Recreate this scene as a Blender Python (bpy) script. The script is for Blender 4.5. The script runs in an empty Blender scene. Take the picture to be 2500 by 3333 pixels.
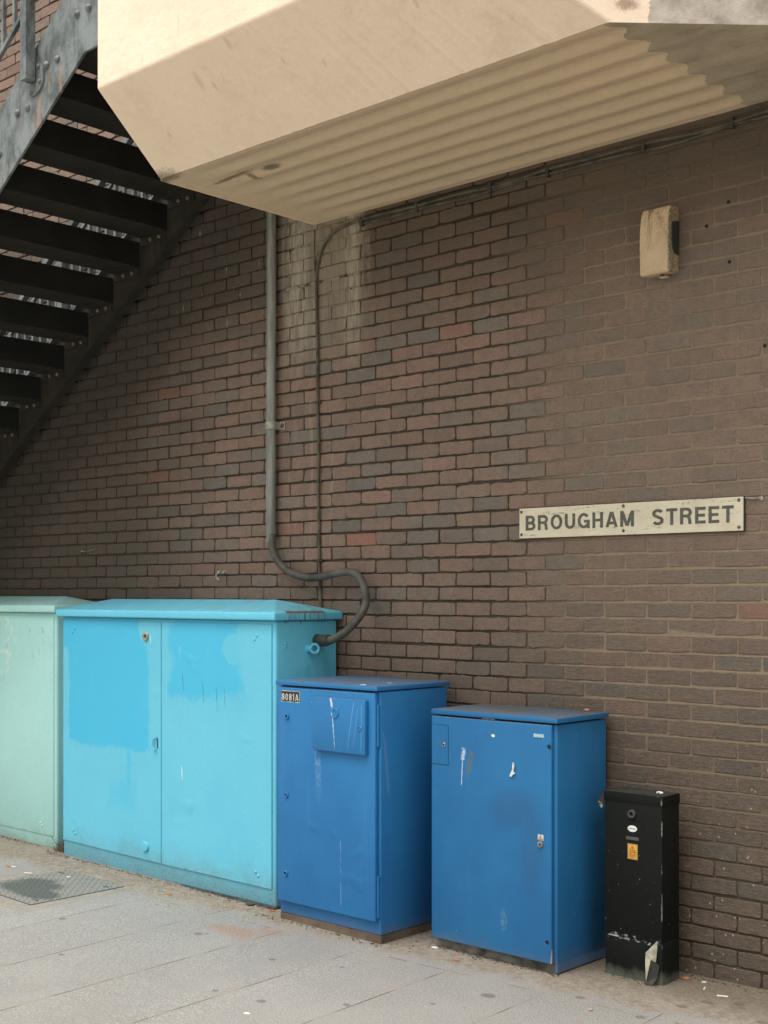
import bpy, bmesh, math, random
import numpy as np
from mathutils import Vector, Matrix, Euler
R = math.radians
random.seed(7)
rng = np.random.default_rng(7)
sc = bpy.context.scene
COL = sc.collection

# ------------------------------------------------------------------ camera
cam_d = bpy.data.cameras.new("camera")
cam = bpy.data.objects.new("camera", cam_d)
COL.objects.link(cam)
sc.camera = cam
cam.location = (5.0, -5.179, 1.679)
cam.rotation_euler = (R(90), 0, R(42.756))
cam_d.sensor_fit = 'HORIZONTAL'
cam_d.sensor_width = 36.0
cam_d.lens = 36.0 * 4261.07 / 2500.0
cam_d.shift_x = 0.0
cam_d.shift_y = (1935.0 - 1666.5) / 2500.0
cam_d.clip_end = 600

# ------------------------------------------------------------------ world, sun, exposure
SUN_EL, SUN_AZ = R(71), R(186)      # azimuth: compass-like, 180 = straight at the wall from the street
w = bpy.data.worlds.new("World")
sc.world = w
w.use_nodes = True
wn = w.node_tree
wn.nodes.clear()
wo = wn.nodes.new('ShaderNodeOutputWorld')
bg = wn.nodes.new('ShaderNodeBackground')
sky = wn.nodes.new('ShaderNodeTexSky')
sky.sky_type = 'NISHITA'
sky.sun_disc = False
sky.sun_elevation = SUN_EL
sky.sun_rotation = SUN_AZ
sky.air_density = 1.6
sky.dust_density = 6.0
sky.ozone_density = 1.0
hsv = wn.nodes.new('ShaderNodeHueSaturation')
hsv.inputs['Saturation'].default_value = 0.30
wn.links.new(sky.outputs[0], hsv.inputs['Color'])
wn.links.new(hsv.outputs[0], bg.inputs['Color'])
bg.inputs['Strength'].default_value = 0.15
wn.links.new(bg.outputs[0], wo.inputs[0])

sl = bpy.data.lights.new("sun", 'SUN')
sun = bpy.data.objects.new("sun", sl)
COL.objects.link(sun)
sl.energy = 1.05
sl.angle = R(40)
sl.color = (1.0, 0.93, 0.88)
# sky rotation az: sun horizontal direction = (sin az, cos az)
sd = Vector((math.sin(SUN_AZ) * math.cos(SUN_EL), math.cos(SUN_AZ) * math.cos(SUN_EL), math.sin(SUN_EL)))
sun.rotation_euler = sd.to_track_quat('Z', 'Y').to_euler()
sun.location = sd * 30

sc.view_settings.view_transform = 'Standard'
sc.view_settings.look = 'None'
sc.view_settings.exposure = 0.56
sc.view_settings.gamma = 1.0

# ------------------------------------------------------------------ shader helpers
def lin(c):
    """sRGB 0-255 -> linear rgba"""
    out = []
    for v in c:
        v = v / 255.0
        out.append(v / 12.92 if v <= 0.04045 else ((v + 0.055) / 1.055) ** 2.4)
    return (out[0], out[1], out[2], 1.0)

class NT:
    def __init__(s, name):
        s.m = bpy.data.materials.new(name)
        s.m.use_nodes = True
        s.t = s.m.node_tree
        s.t.nodes.clear()
        s.out = s.n('ShaderNodeOutputMaterial')
        s.b = s.n('ShaderNodeBsdfPrincipled')
        s.l(s.b.outputs[0], s.out.inputs[0])
        s.geo = s.n('ShaderNodeNewGeometry')
        s.P = s.geo.outputs['Position']
        sp = s.n('ShaderNodeSeparateXYZ')
        s.l(s.P, sp.inputs[0])
        s.x, s.y, s.z = sp.outputs
    def n(s, t): return s.t.nodes.new(t)
    def l(s, a, b): s.t.links.new(a, b)
    def put(s, v, sock):
        if v is None: return
        if hasattr(v, 'is_linked') or isinstance(v, bpy.types.NodeSocket): s.l(v, sock)
        else: sock.default_value = v
    def ma(s, op, a, b=None, c=None, clamp=False):
        n = s.n('ShaderNodeMath'); n.operation = op; n.use_clamp = clamp
        s.put(a, n.inputs[0]); s.put(b, n.inputs[1]); s.put(c, n.inputs[2])
        return n.outputs[0]
    def mix(s, f, a, b, blend='MIX'):
        n = s.n('ShaderNodeMix'); n.data_type = 'RGBA'; n.blend_type = blend
        s.put(f, n.inputs[0]); s.put(a, n.inputs[6]); s.put(b, n.inputs[7])
        return n.outputs[2]
    def mixf(s, f, a, b):
        n = s.n('ShaderNodeMix'); n.data_type = 'FLOAT'
        s.put(f, n.inputs[0]); s.put(a, n.inputs[2]); s.put(b, n.inputs[3])
        return n.outputs[0]
    def mp(s, scale=(1, 1, 1), loc=(0, 0, 0), vec=None, rot=(0, 0, 0)):
        n = s.n('ShaderNodeMapping')
        n.inputs['Scale'].default_value = scale; n.inputs['Location'].default_value = loc
        n.inputs['Rotation'].default_value = rot
        s.l(vec or s.P, n.inputs[0])
        return n.outputs[0]
    def noise(s, scale=5, detail=3, rough=0.55, vec=None, dist=0.0):
        n = s.n('ShaderNodeTexNoise'); n.inputs['Scale'].default_value = scale
        n.inputs['Detail'].default_value = detail; n.inputs['Roughness'].default_value = rough
        n.inputs['Distortion'].default_value = dist
        s.l(vec or s.P, n.inputs['Vector'])
        return n.outputs[0]
    def vor(s, scale=10, feat='F1', vec=None, out='Distance', rnd=1.0):
        n = s.n('ShaderNodeTexVoronoi'); n.feature = feat; n.inputs['Scale'].default_value = scale
        n.inputs['Randomness'].default_value = rnd
        s.l(vec or s.P, n.inputs['Vector'])
        return n.outputs[out]
    def ss(s, v, a, b, lo=0.0, hi=1.0):
        n = s.n('ShaderNodeMapRange'); n.interpolation_type = 'SMOOTHSTEP'
        s.put(v, n.inputs[0]); n.inputs[1].default_value = a; n.inputs[2].default_value = b
        n.inputs[3].default_value = lo; n.inputs[4].default_value = hi
        return n.outputs[0]
    def lr(s, v, a, b, lo=0.0, hi=1.0):
        n = s.n('ShaderNodeMapRange')
        s.put(v, n.inputs[0]); n.inputs[1].default_value = a; n.inputs[2].default_value = b
        n.inputs[3].default_value = lo; n.inputs[4].default_value = hi
        return n.outputs[0]
    def boxm(s, x0, x1, z0, z1, soft=0.004, warp=None, u=None, v=None):
        u = u or s.x; v = v or s.z
        d = s.ma('MINIMUM', s.ma('MINIMUM', s.ma('SUBTRACT', u, x0), s.ma('SUBTRACT', x1, u)),
                 s.ma('MINIMUM', s.ma('SUBTRACT', v, z0), s.ma('SUBTRACT', z1, v)))
        if warp is not None: d = s.ma('ADD', d, warp)
        return s.ss(d, -soft, soft)
    def blob(s, cx, cz, rx, rz, warp=None, soft=0.1, u=None, v=None):
        u = u or s.x; v = v or s.z
        a = s.ma('DIVIDE', s.ma('SUBTRACT', u, cx), rx); b = s.ma('DIVIDE', s.ma('SUBTRACT', v, cz), rz)
        d = s.ma('SUBTRACT', 1.0, s.ma('SQRT', s.ma('ADD', s.ma('MULTIPLY', a, a), s.ma('MULTIPLY', b, b))))
        if warp is not None: d = s.ma('ADD', d, warp)
        return s.ss(d, -soft, soft)
    def seg(s, x0, z0, x1, z1, wd, warp=None, u=None, v=None):
        """thin near-vertical drip from z0 (top) down to z1, half width wd"""
        u = u or s.x; v = v or s.z
        t = s.ma('DIVIDE', s.ma('SUBTRACT', z0, v), z0 - z1)
        c = s.ma('ADD', s.ma('MULTIPLY', t, x1 - x0), x0)
        d = s.ma('ABSOLUTE', s.ma('SUBTRACT', u, c))
        if warp is not None: d = s.ma('ADD', d, warp)
        m = s.ss(d, wd * 1.3, wd * 0.5)
        return s.ma('MULTIPLY', m, s.ma('MULTIPLY', s.ss(t, -0.01, 0.01), s.ss(t, 1.02, 0.9)))
    def mul(s, *a):
        r = a[0]
        for v in a[1:]: r = s.ma('MULTIPLY', r, v)
        return r
    def mx(s, *a):
        r = a[0]
        for v in a[1:]: r = s.ma('MAXIMUM', r, v)
        return r
    def cen(s, v, amp):  # centre noise on 0
        return s.ma('MULTIPLY', s.ma('SUBTRACT', v, 0.5), amp)
    def bump(s, h, dist=0.002, strength=1.0):
        n = s.n('ShaderNodeBump'); n.inputs['Distance'].default_value = dist; n.inputs['Strength'].default_value = strength
        s.l(h, n.inputs['Height']); s.l(n.outputs[0], s.b.inputs['Normal'])
    def fin(s, col, rough=0.6, metal=0.0, spec=0.5):
        s.put(col, s.b.inputs['Base Color']); s.put(rough, s.b.inputs['Roughness'])
        s.put(metal, s.b.inputs['Metallic']); s.b.inputs['Specular IOR Level'].default_value = spec
        return s.m

def plain(name, c, rough=0.6, metal=0.0, var=0.12, scale=25, bump=0.0, spec=0.5):
    t = NT(name)
    c = lin(c)
    n = t.noise(scale, 4)
    dark = tuple(v * (1 - var * 2) for v in c[:3]) + (1,)
    lite = tuple(min(1, v * (1 + var)) for v in c[:3]) + (1,)
    col = t.mix(t.ss(n, 0.3, 0.7), dark, lite)
    if bump: t.bump(t.noise(scale * 4, 3), bump)
    return t.fin(col, rough, metal, spec)

M = {}

def paint(name, c, dark=None, rough=0.42, ground=True, extra=None, streak=0.5, spec=0.3, zdirt=0.25, dust=0.7):
    """weathered enamel paint on sheet steel"""
    t = NT(name)
    base = lin(c)
    dk = lin(dark) if dark else tuple(v * 0.8 for v in base[:3]) + (1,)
    big = t.noise(1.6, 4, 0.6)
    col = t.mix(t.ss(big, 0.35, 0.72), base, dk)
    st = t.noise(1.0, 5, 0.6, vec=t.mp((22, 22, 1.3)))
    col = t.mix(t.ma('MULTIPLY', t.ss(st, 0.55, 0.8), 0.13 * streak), col, lin((215, 225, 225)))
    fine = t.noise(90, 3, 0.6)
    col = t.mix(t.ma('MULTIPLY', t.ss(fine, 0.45, 0.75), 0.10), col, (0.05, 0.05, 0.04, 1))
    # scuffs and chips
    v = t.vor(26, vec=t.mp((1, 1, 0.7)))
    sel = t.noise(4.3, 2)
    chip = t.mul(t.ss(v, 0.075, 0.045), t.ss(sel, 0.58, 0.66))
    col = t.mix(t.ma('MULTIPLY', chip, 0.75), col, (0.05, 0.06, 0.06, 1))
    v2 = t.vor(19, vec=t.mp((1, 1, 0.8), (3, 1, 2)))
    wchip = t.mul(t.ss(v2, 0.05, 0.03), t.ss(t.noise(3.1, 2, vec=t.mp(loc=(7, 2, 1))), 0.56, 0.64))
    col = t.mix(t.ma('MULTIPLY', wchip, 0.7), col, (0.65, 0.68, 0.68, 1))
    if extra: col = extra(t, col)
    if ground and zdirt > 0:   # splash-back grime stuck along the foot
        g = t.ma('ADD', t.z, t.cen(t.noise(9, 4), min(0.22, zdirt)))
        gm = t.ss(g, zdirt + 0.02, 0.0)
        speck = t.ss(t.vor(55), 0.28, 0.12)
        col = t.mix(t.ma('MULTIPLY', gm, 0.45), col, lin((120, 112, 98)))
        col = t.mix(t.mul(gm, speck, 0.7), col, lin((70, 62, 50)))
    # dust lying on upward faces
    nz = t.n('ShaderNodeSeparateXYZ'); t.l(t.geo.outputs['Normal'], nz.inputs[0])
    up = t.ss(nz.outputs[2], 0.55, 0.95)
    dn = t.noise(7, 5, 0.65)
    col = t.mix(t.mul(up, t.ss(dn, 0.25, 0.62, 0.35, 1.0), dust), col, lin((104, 104, 98)))
    t.bump(t.ma('ADD', t.ma('ADD', t.noise(2.2, 2), t.ma('MULTIPLY', t.ss(t.noise(3.7, 2, vec=t.mp(loc=(4, 4, 4))), 0.62, 0.75), 0.5)), t.ma('MULTIPLY', t.noise(160, 2), 0.02)), 0.012, 0.6)
    r = t.mixf(t.ss(big, 0.3, 0.7), rough, rough + 0.12)
    return t.fin(col, r, 0.0, spec)

# ---- cyan cabinet paint patches
def cyan_extra(t, col):
    front = t.mul(t.ss(t.y, -0.47, -0.485), t.ss(t.z, 1.535, 1.525))
    wp = t.ma('ADD', t.cen(t.noise(11, 5, 0.65), 0.085), t.cen(t.noise(2.5, 2), 0.07))
    p1 = t.boxm(-2.035, -1.205, 0.755, 1.70, 0.016, wp)
    p1 = t.ma('MAXIMUM', p1, t.boxm(-2.12, -1.30, 1.35, 1.7, 0.008, wp))
    cut = t.blob(-1.20, 1.50, 0.10, 0.15, t.cen(t.noise(12, 3), 0.6))
    p1 = t.ma('MULTIPLY', p1, t.ma('SUBTRACT', 1.0, cut))
    dr = t.mul(t.boxm(-1.43, -1.385, 0.50, 0.80, 0.012, t.cen(t.noise(14, 3), 0.03)), 0.6)
    d2 = t.mul(t.boxm(-1.60, -1.36, 0.40, 0.56, 0.05, t.cen(t.noise(7, 4), 0.14)), 0.45)
    wr = t.ma('ADD', t.cen(t.noise(4.5, 5, 0.65), 0.34), 0.01)
    p2 = t.boxm(-0.98, -0.42, 1.12, 1.60, 0.035, wr)
    p2 = t.ma('MULTIPLY', p2, t.boxm(-1.03, -0.32, 0.9, 1.7, 0.01, t.cen(t.noise(9, 3), 0.04)))
    p2 = t.ma('MULTIPLY', p2, t.ma('SUBTRACT', 1.0, t.mul(t.blob(-0.46, 1.38, 0.10, 0.08, t.cen(t.noise(9, 4), 0.9)), 0.8)))
    m = t.mul(t.mx(p1, dr, d2, t.mul(p2, 0.93)), front, t.ss(t.noise(1, 5, 0.7, vec=t.mp((9, 1, 3.5), rot=(0, R(12), 0))), 0.22, 0.50, 0.78, 1.0))
    col = t.mix(t.ma('MULTIPLY', m, 0.92), col, lin((70, 186, 222)))
    # hairline run marks below the right patch
    hl = t.mx(t.seg(-0.72, 1.20, -0.705, 1.07, 0.0018, t.cen(t.noise(30, 2), 0.006)),
              t.seg(-0.60, 1.17, -0.59, 1.03, 0.0018, t.cen(t.noise(30, 2), 0.006)),
              t.seg(-0.53, 1.16, -0.525, 1.04, 0.0018, t.cen(t.noise(30, 2), 0.006)),
              t.seg(-0.90, 1.24, -0.885, 1.13, 0.0018, t.cen(t.noise(30, 2), 0.006)))
    col = t.mix(t.mul(hl, front, 0.7), col, lin((30, 70, 85)))
    # white scratches
    wh = t.mx(t.mul(t.seg(-1.198, 1.44, -1.185, 1.36, 0.0035, t.cen(t.noise(40, 2), 0.006)), t.ss(t.noise(50, 3), 0.42, 0.55)),
              t.mul(t.seg(-0.923, 1.39, -0.918, 1.31, 0.0018), 0.5), t.seg(-0.905, 0.70, -0.897, 0.62, 0.0032, t.cen(t.noise(60, 2), 0.008)))
    col = t.mix(t.mul(wh, front, 0.9), col, (0.8, 0.83, 0.83, 1))
    # rust on the right end of the lid
    rs = t.ss(t.x, -0.42, -0.30)
    e = t.mul(t.boxm(-0.435, -0.15, 1.5785, 1.5905, 0.003, t.cen(t.noise(35, 4), 0.012), u=t.y), rs)
    drip = t.mul(t.boxm(-0.43, -0.14, 1.535, 1.60, 0.002, t.cen(t.noise(1, 2, vec=t.mp((1, 85, 1))), 0.09), u=t.y), rs,
                 t.ss(t.noise(1, 4, vec=t.mp((1, 120, 6))), 0.45, 0.60))
    crk = t.mul(t.ss(t.noise(16, 5, 0.7, dist=1.0), 0.60, 0.66), t.ss(t.z, 1.585, 1.60), t.blob(-0.33, -0.22, 0.20, 0.22, None, 0.3, v=t.y))
    pale = t.mul(t.ss(t.noise(7, 4), 0.50, 0.72), t.ss(t.z, 1.58, 1.60), t.blob(-0.55, -0.3, 0.30, 0.3, None, 0.5, v=t.y))
    col = t.mix(t.ma('MULTIPLY', pale, 0.35), col, lin((150, 150, 130)))
    col = t.mix(t.ma('MULTIPLY', t.mx(e, t.mul(drip, 0.75), t.mul(crk, 0.85)), 0.92), col,
                t.mix(t.noise(60, 3), lin((70, 48, 30)), lin((128, 82, 44))))
    return col

def mint_extra(t, col):
    front = t.ss(t.y, -0.40, -0.42)
    sc_ = t.mul(t.ss(t.noise(1, 6, 0.75, vec=t.mp((14, 1, 4), rot=(0, R(-35), 0))), 0.58, 0.66), t.blob(-2.6, 1.30, 0.35, 0.32, None, 0.4))
    col = t.mix(t.mul(sc_, front, 0.35), col, lin((90, 120, 105)))
    li = t.mul(t.ss(t.noise(16, 5, 0.6), 0.52, 0.62), t.blob(-2.86, 1.38, 0.13, 0.20, None, 0.5))
    col = t.mix(t.mul(li, front, 0.6), col, lin((222, 232, 205)))
    return col

def b1_extra(t, col):
    front = t.ss(t.y, -0.600, -0.605)
    w1 = t.cen(t.noise(60, 3), 0.008)
    wh = t.mx(t.seg(0.447, 1.172, 0.458, 1.125, 0.007, w1), t.seg(0.456, 1.13, 0.476, 0.925, 0.0022, w1))
    wh = t.ma('MULTIPLY', wh, t.ss(t.noise(35, 3), 0.36, 0.50))
    col = t.mix(t.mul(wh, front, 0.8), col, (0.66, 0.72, 0.78, 1))
    run = t.mx(t.seg(0.606, 1.16, 0.561, 0.925, 0.003), t.seg(0.657, 1.15, 0.654, 0.914, 0.0028), t.seg(0.632, 1.13, 0.60, 0.93, 0.002))
    col = t.mix(t.mul(run, front, 0.5), col, lin((110, 165, 205)))
    sm = t.mul(t.seg(0.331, 0.902, 0.345, 0.60, 0.022, t.cen(t.noise(30, 4), 0.02)), t.ss(t.z, 0.58, 0.90), t.ss(t.noise(70, 5, 0.75), 0.40, 0.62))
    col = t.mix(t.mul(sm, front, 0.45), col, lin((150, 180, 200)))
    ln = t.mul(t.seg(0.492, 0.47, 0.495, 0.118, 0.0022), t.ss(t.noise(20, 2), 0.4, 0.55))
    sid = t.mul(t.ss(t.x, 0.73, 0.735), t.mx(t.seg(-0.575, 1.02, -0.54, 0.72, 0.0035, u=t.y), t.seg(-0.556, 0.98, -0.53, 0.70, 0.0025, u=t.y)))
    col = t.mix(t.mx(t.mul(ln, front, 0.35), t.mul(sid, 0.16)), col, (0.5, 0.6, 0.68, 1))
    return col

def b2_extra(t, col):
    front = t.ss(t.y, -0.435, -0.44)
    w1 = t.cen(t.noise(50, 3), 0.012)
    wh = t.mx(t.seg(1.131, 0.965, 1.124, 0.905, 0.012, w1), t.seg(1.124, 0.915, 1.117, 0.785, 0.003, t.cen(t.noise(60, 3), 0.005)))
    wh = t.ma('MULTIPLY', wh, t.ss(t.noise(45, 3), 0.34, 0.5))
    col = t.mix(t.mul(wh, front, 0.7), col, (0.60, 0.66, 0.70, 1))
    g = t.mul(t.seg(1.178, 0.95, 1.155, 0.84, 0.016, t.cen(t.noise(30, 4), 0.024)), t.ss(t.noise(60, 4), 0.33, 0.55))
    col = t.mix(t.mul(g, front, 0.85), col, lin((95, 105, 98)))
    dk = t.mx(t.blob(1.42, 0.71, 0.13, 0.09, t.cen(t.noise(6, 3), 0.8), 0.4), t.blob(1.52, 0.55, 0.06, 0.20, t.cen(t.noise(5, 3), 0.6), 0.5))
    col = t.mix(t.mul(dk, front, 0.28), col, lin((50, 80, 110)))
    lp = t.mul(t.blob(1.365, 0.205, 0.016, 0.045, t.cen(t.noise(60, 5, 0.8), 2.4), 0.4), t.ss(t.noise(90, 4, 0.8), 0.42, 0.56), 0.6)
    col = t.mix(t.mul(lp, front), col, lin((110, 150, 165)))
    d = t.blob(1.304, 1.034, 0.010, 0.007, t.cen(t.noise(60, 3), 0.8), 0.1)
    col = t.mix(t.mul(d, front), col, (0.75, 0.8, 0.75, 1))
    top = t.mul(t.ss(t.z, 1.13, 1.134), t.mx(t.blob(1.04, -0.13, 0.10, 0.07, t.cen(t.noise(12, 4), 0.9), 0.2, v=t.y), t.blob(1.25, -0.22, 0.14, 0.10, t.cen(t.noise(14, 5), 1.8), 0.2, v=t.y)))
    col = t.mix(t.mul(top, 0.7), col, lin((52, 54, 52)))
    return col

M['cyan'] = paint('cyan_paint', (108, 200, 223), (102, 194, 218), extra=cyan_extra, dust=0.28)
M['mint'] = paint('mint_paint', (172, 219, 212), (166, 213, 206), extra=mint_extra, zdirt=0.15, dust=0.25)
M['blue1'] = paint('blue_paint', (44, 121, 176), (39, 109, 166), extra=b1_extra, dust=0.75, zdirt=0.09, streak=0.15)
M['blue2'] = paint('blue_paint_two', (40, 114, 164), (36, 103, 154), extra=b2_extra, streak=0.1, dust=0.9, zdirt=0.09)

def black_extra(t, col):
    v = t.vor(34)
    m = t.mul(t.ss(v, 0.07, 0.035), t.ss(t.noise(5, 2), 0.48, 0.6))
    col = t.mix(t.mul(m, 0.8), col, (0.6, 0.6, 0.57, 1))
    # scraped band where the lower skirt starts
    b = t.mul(t.boxm(1.78, 2.055, 0.166, 0.190, 0.003, t.cen(t.noise(25, 5, 0.7), 0.035)), t.ss(t.noise(38, 5, 0.7), 0.46, 0.58))
    b2 = t.boxm(1.795, 1.845, 0.1735, 0.180, 0.002, t.cen(t.noise(30, 3), 0.004))
    col = t.mix(t.mx(t.mul(b, 0.6), t.mul(b2, 0.9)), col, (0.55, 0.56, 0.54, 1))
    foot = t.mul(t.ss(t.ma('ADD', t.z, t.cen(t.noise(12, 5, 0.7), 0.12)), 0.06, -0.01), 0.7)
    col = t.mix(foot, col, lin((120, 125, 112)))
    e = t.mul(t.ss(t.ma('ABSOLUTE', t.ma('SUBTRACT', t.x, 2.064)), 0.004, 0.001), t.ss(t.y, -0.243, -0.247), t.ss(t.noise(20, 4), 0.52, 0.64))
    col = t.mix(t.mul(e, 0.6), col, (0.4, 0.4, 0.38, 1))
    return col
M['black'] = paint('black_coating', (27, 29, 26), (22, 24, 22), rough=0.5, ground=False, extra=black_extra, streak=0.0, spec=0.12, dust=0.3)

# ---- bricks
def brick_mat():
    t = NT('engineering_brick')
    at = t.n('ShaderNodeAttribute'); at.attribute_name = 'tone'; at.attribute_type = 'GEOMETRY'
    sp = t.n('ShaderNodeSeparateColor'); t.l(at.outputs['Color'], sp.inputs[0])
    hue, val, r3 = sp.outputs
    red, grey = lin((148, 120, 105)), lin((126, 117, 106))
    brown, org = lin((139, 117, 101)), lin((168, 110, 88))
    n = t.noise(7, 4, 0.6)
    h = t.ma('ADD', hue, t.cen(n, 0.9))
    col = t.mix(t.ss(h, 0.12, 0.55), grey, brown)
    col = t.mix(t.ss(h, 0.5, 0.95), col, red)
    col = t.mix(t.mul(t.ss(r3, 0.985, 0.998), 0.6), col, org)
    col = t.mix(1.0, col, t.mixf(val, 0.80, 1.06), 'MULTIPLY')
    pit = t.noise(105, 4, 0.75)
    col = t.mix(t.ma('MULTIPLY', t.ss(pit, 0.50, 0.64), 0.45), col, lin((84, 76, 66)))
    col = t.mix(t.ma('MULTIPLY', t.ss(t.noise(48, 4, 0.7, vec=t.mp(loc=(3, 1, 2))), 0.55, 0.7), 0.22), col, lin((170, 150, 132)))
    # speckle: iron spots
    s1 = t.noise(210, 3, 0.7)
    side = t.ss(t.ma('ADD', t.z, t.cen(t.noise(0.8, 2), 0.9)), 2.3, 1.2)   # lower courses spot more
    col = t.mix(t.mul(t.ss(s1, 0.56, 0.70), t.mixf(side, 0.35, 0.8)), col, lin((58, 54, 50)))
    s2 = t.vor(150)
    col = t.mix(t.mul(t.ss(s2, 0.16, 0.08), t.ss(t.noise(30, 2), 0.5, 0.6), 0.3), col, (0.45, 0.42, 0.37, 1))
    # dusty film over the right end of the wall, soot and painted stair shade to the left
    dust = t.mul(t.ss(t.ma('ADD', t.x, t.cen(t.noise(1.1, 3), 0.9)), 0.6, 1.9), t.ss(t.z, 0.9, 2.0))
    col = t.mix(t.ma('MULTIPLY', dust, 0.42), col, lin((145, 129, 110)))
    soot_shade = t.ss(t.ma('ADD', t.x, t.cen(t.noise(0.9, 3), 1.2)), -0.9, -2.2)
    soot_shade = t.ma('MULTIPLY', soot_shade, t.ss(t.ma('ADD', t.z, t.cen(t.noise(1.3, 3), 0.6)), 4.6, 3.6))
    col = t.mix(t.ma('MULTIPLY', soot_shade, 0.70), col, lin((60, 56, 46)))
    # shade below the stair, painted as a dark band along its underside
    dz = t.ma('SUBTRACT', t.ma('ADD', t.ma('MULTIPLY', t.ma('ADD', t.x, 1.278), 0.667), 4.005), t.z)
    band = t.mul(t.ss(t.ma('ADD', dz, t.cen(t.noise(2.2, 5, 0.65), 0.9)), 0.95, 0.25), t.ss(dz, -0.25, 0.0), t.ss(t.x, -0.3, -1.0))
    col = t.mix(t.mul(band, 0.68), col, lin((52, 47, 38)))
    sf = t.mul(t.ss(t.ma('ADD', t.z, t.cen(t.noise(2, 3), 0.35)), 2.9, 3.65), t.ss(t.z, 4.4, 3.9))  # shade just below the soffit, painted into the brick colour
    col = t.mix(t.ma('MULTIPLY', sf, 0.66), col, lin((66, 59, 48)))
    ft = t.ss(t.ma('ADD', t.z, t.cen(t.noise(2.3, 4), 0.8)), 2.3, 0.5)
    col = t.mix(t.mul(ft, t.ss(t.noise(34, 5, 0.7), 0.25, 0.7, 0.55, 1.0), 0.82), col, lin((80, 74, 62)))
    mot = t.noise(16, 5, 0.7)
    col = t.mix(t.ma('MULTIPLY', t.ss(mot, 0.42, 0.7), 0.30), col, lin((84, 80, 70)))
    # lime run-off under the end of the walkway
    v1 = t.noise(1, 6, 0.7, vec=t.mp((26, 1, 3.0)))
    v2 = t.noise(1, 4, 0.6, vec=t.mp((70, 1, 5.0)))
    env = t.mul(t.boxm(-0.62, 0.07, 2.70, 4.0, 0.06, t.cen(t.noise(1, 5, 0.7, vec=t.mp((12, 1, 3))), 0.45)), t.ss(t.z, 2.5, 3.3))
    colm = t.mx(t.ss(t.ma('ABSOLUTE', t.ma('SUBTRACT', t.x, -0.46)), 0.15, 0.04), t.mul(t.ss(t.ma('ABSOLUTE', t.ma('SUBTRACT', t.x, -0.03)), 0.10, 0.02), 1.0), t.mul(t.ss(t.ma('ABSOLUTE', t.ma('SUBTRACT', t.x, -0.32)), 0.035, 0.01), 0.8), 0.35)
    lime = t.mul(env, t.ss(t.z, 2.75, 3.3), colm, t.ss(v1, 0.36, 0.56), t.ss(v2, 0.32, 0.52))
    film = t.mul(env, t.ss(t.z, 2.8, 3.4), t.ss(t.noise(4, 5, 0.7), 0.28, 0.52), 0.72)
    col = t.mix(film, col, lin((136, 125, 105)))
    col = t.mix(t.ma('MULTIPLY', lime, 0.85), col, lin((176, 168, 148)))
    ln = t.mul(t.ss(t.noise(1, 4, 0.6, vec=t.mp((18, 1, 1.4), (2, 0, 1))), 0.52, 0.7), t.boxm(-0.62, 0.0, 1.9, 3.2, 0.15), 0.4)
    col = t.mix(ln, col, lin((165, 152, 130)))
    v3 = t.mul(t.ss(t.noise(1, 5, 0.7, vec=t.mp((40, 1, 7.0), (5, 0, 0))), 0.62, 0.70), t.boxm(-1.6, -0.55, 3.0, 3.95, 0.25), 0.8)
    col = t.mix(v3, col, lin((190, 185, 165)))
    # droppings and paint flecks
    vv = t.vor(13, vec=t.mp((1, 1, 0.75)))
    zone = t.mx(t.ss(t.ma('ADD', t.ma('SUBTRACT', t.x, t.ma('MULTIPLY', t.z, 1.2)), t.cen(t.noise(1.2, 2), 1.0)), 0.3, 1.8), 0.10)
    fl = t.mul(t.ss(t.ma('SUBTRACT', vv, t.cen(t.noise(120, 2), 0.10)), 0.085, 0.06), t.ss(t.noise(3.5, 3), 0.60, 0.50), zone)
    col = t.mix(t.mul(fl, 0.85), col, lin((200, 196, 180)))
    vv2 = t.vor(27, vec=t.mp((1, 1, 0.8), (2, 1, 5)))
    fl2 = t.mul(t.ss(t.ma('SUBTRACT', vv2, t.cen(t.noise(150, 2), 0.12)), 0.12, 0.08), t.ss(t.noise(2.7, 3, vec=t.mp(loc=(1, 1, 4))), 0.60, 0.48), t.ss(t.ma('ADD', t.ma('SUBTRACT', t.x, t.ma('MULTIPLY', t.z, 1.3)), t.cen(t.noise(1.2, 2), 1.2)), 0.5, 1.6))
    col = t.mix(t.mul(fl2, 0.75), col, lin((196, 190, 172)))
    vs = t.vor(7, vec=t.mp((3.0, 1, 0.9), (1, 4, 2)))
    fs = t.mul(t.ss(vs, 0.055, 0.03), t.ss(t.noise(2.5, 2, vec=t.mp(loc=(3, 0, 0))), 0.5, 0.58), zone)
    col = t.mix(t.mul(fs, 0.6), col, lin((200, 196, 180)))
    h = t.ma('ADD', t.ma('MULTIPLY', t.noise(40, 5, 0.7), 1.0), t.ma('MULTIPLY', t.noise(190, 3, 0.6), 0.35))
    rgh = t.ma('MULTIPLY', t.ss(t.x, 0.6, 1.6), t.noise(26, 6, 0.75, vec=t.mp((0.7, 1, 2.2))))
    t.bump(t.ma('ADD', h, t.ma('MULTIPLY', rgh, 1.4)), 0.0065, 1.0)
    col = t.mix(t.mul(t.ss(t.x, 0.6, 1.6), t.ss(t.noise(85, 5, 0.8), 0.50, 0.62), 0.30), col, lin((98, 84, 70)))
    return t.fin(col, t.mixf(val, 0.62, 0.82), 0, 0.35)
M['brick'] = brick_mat()

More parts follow.
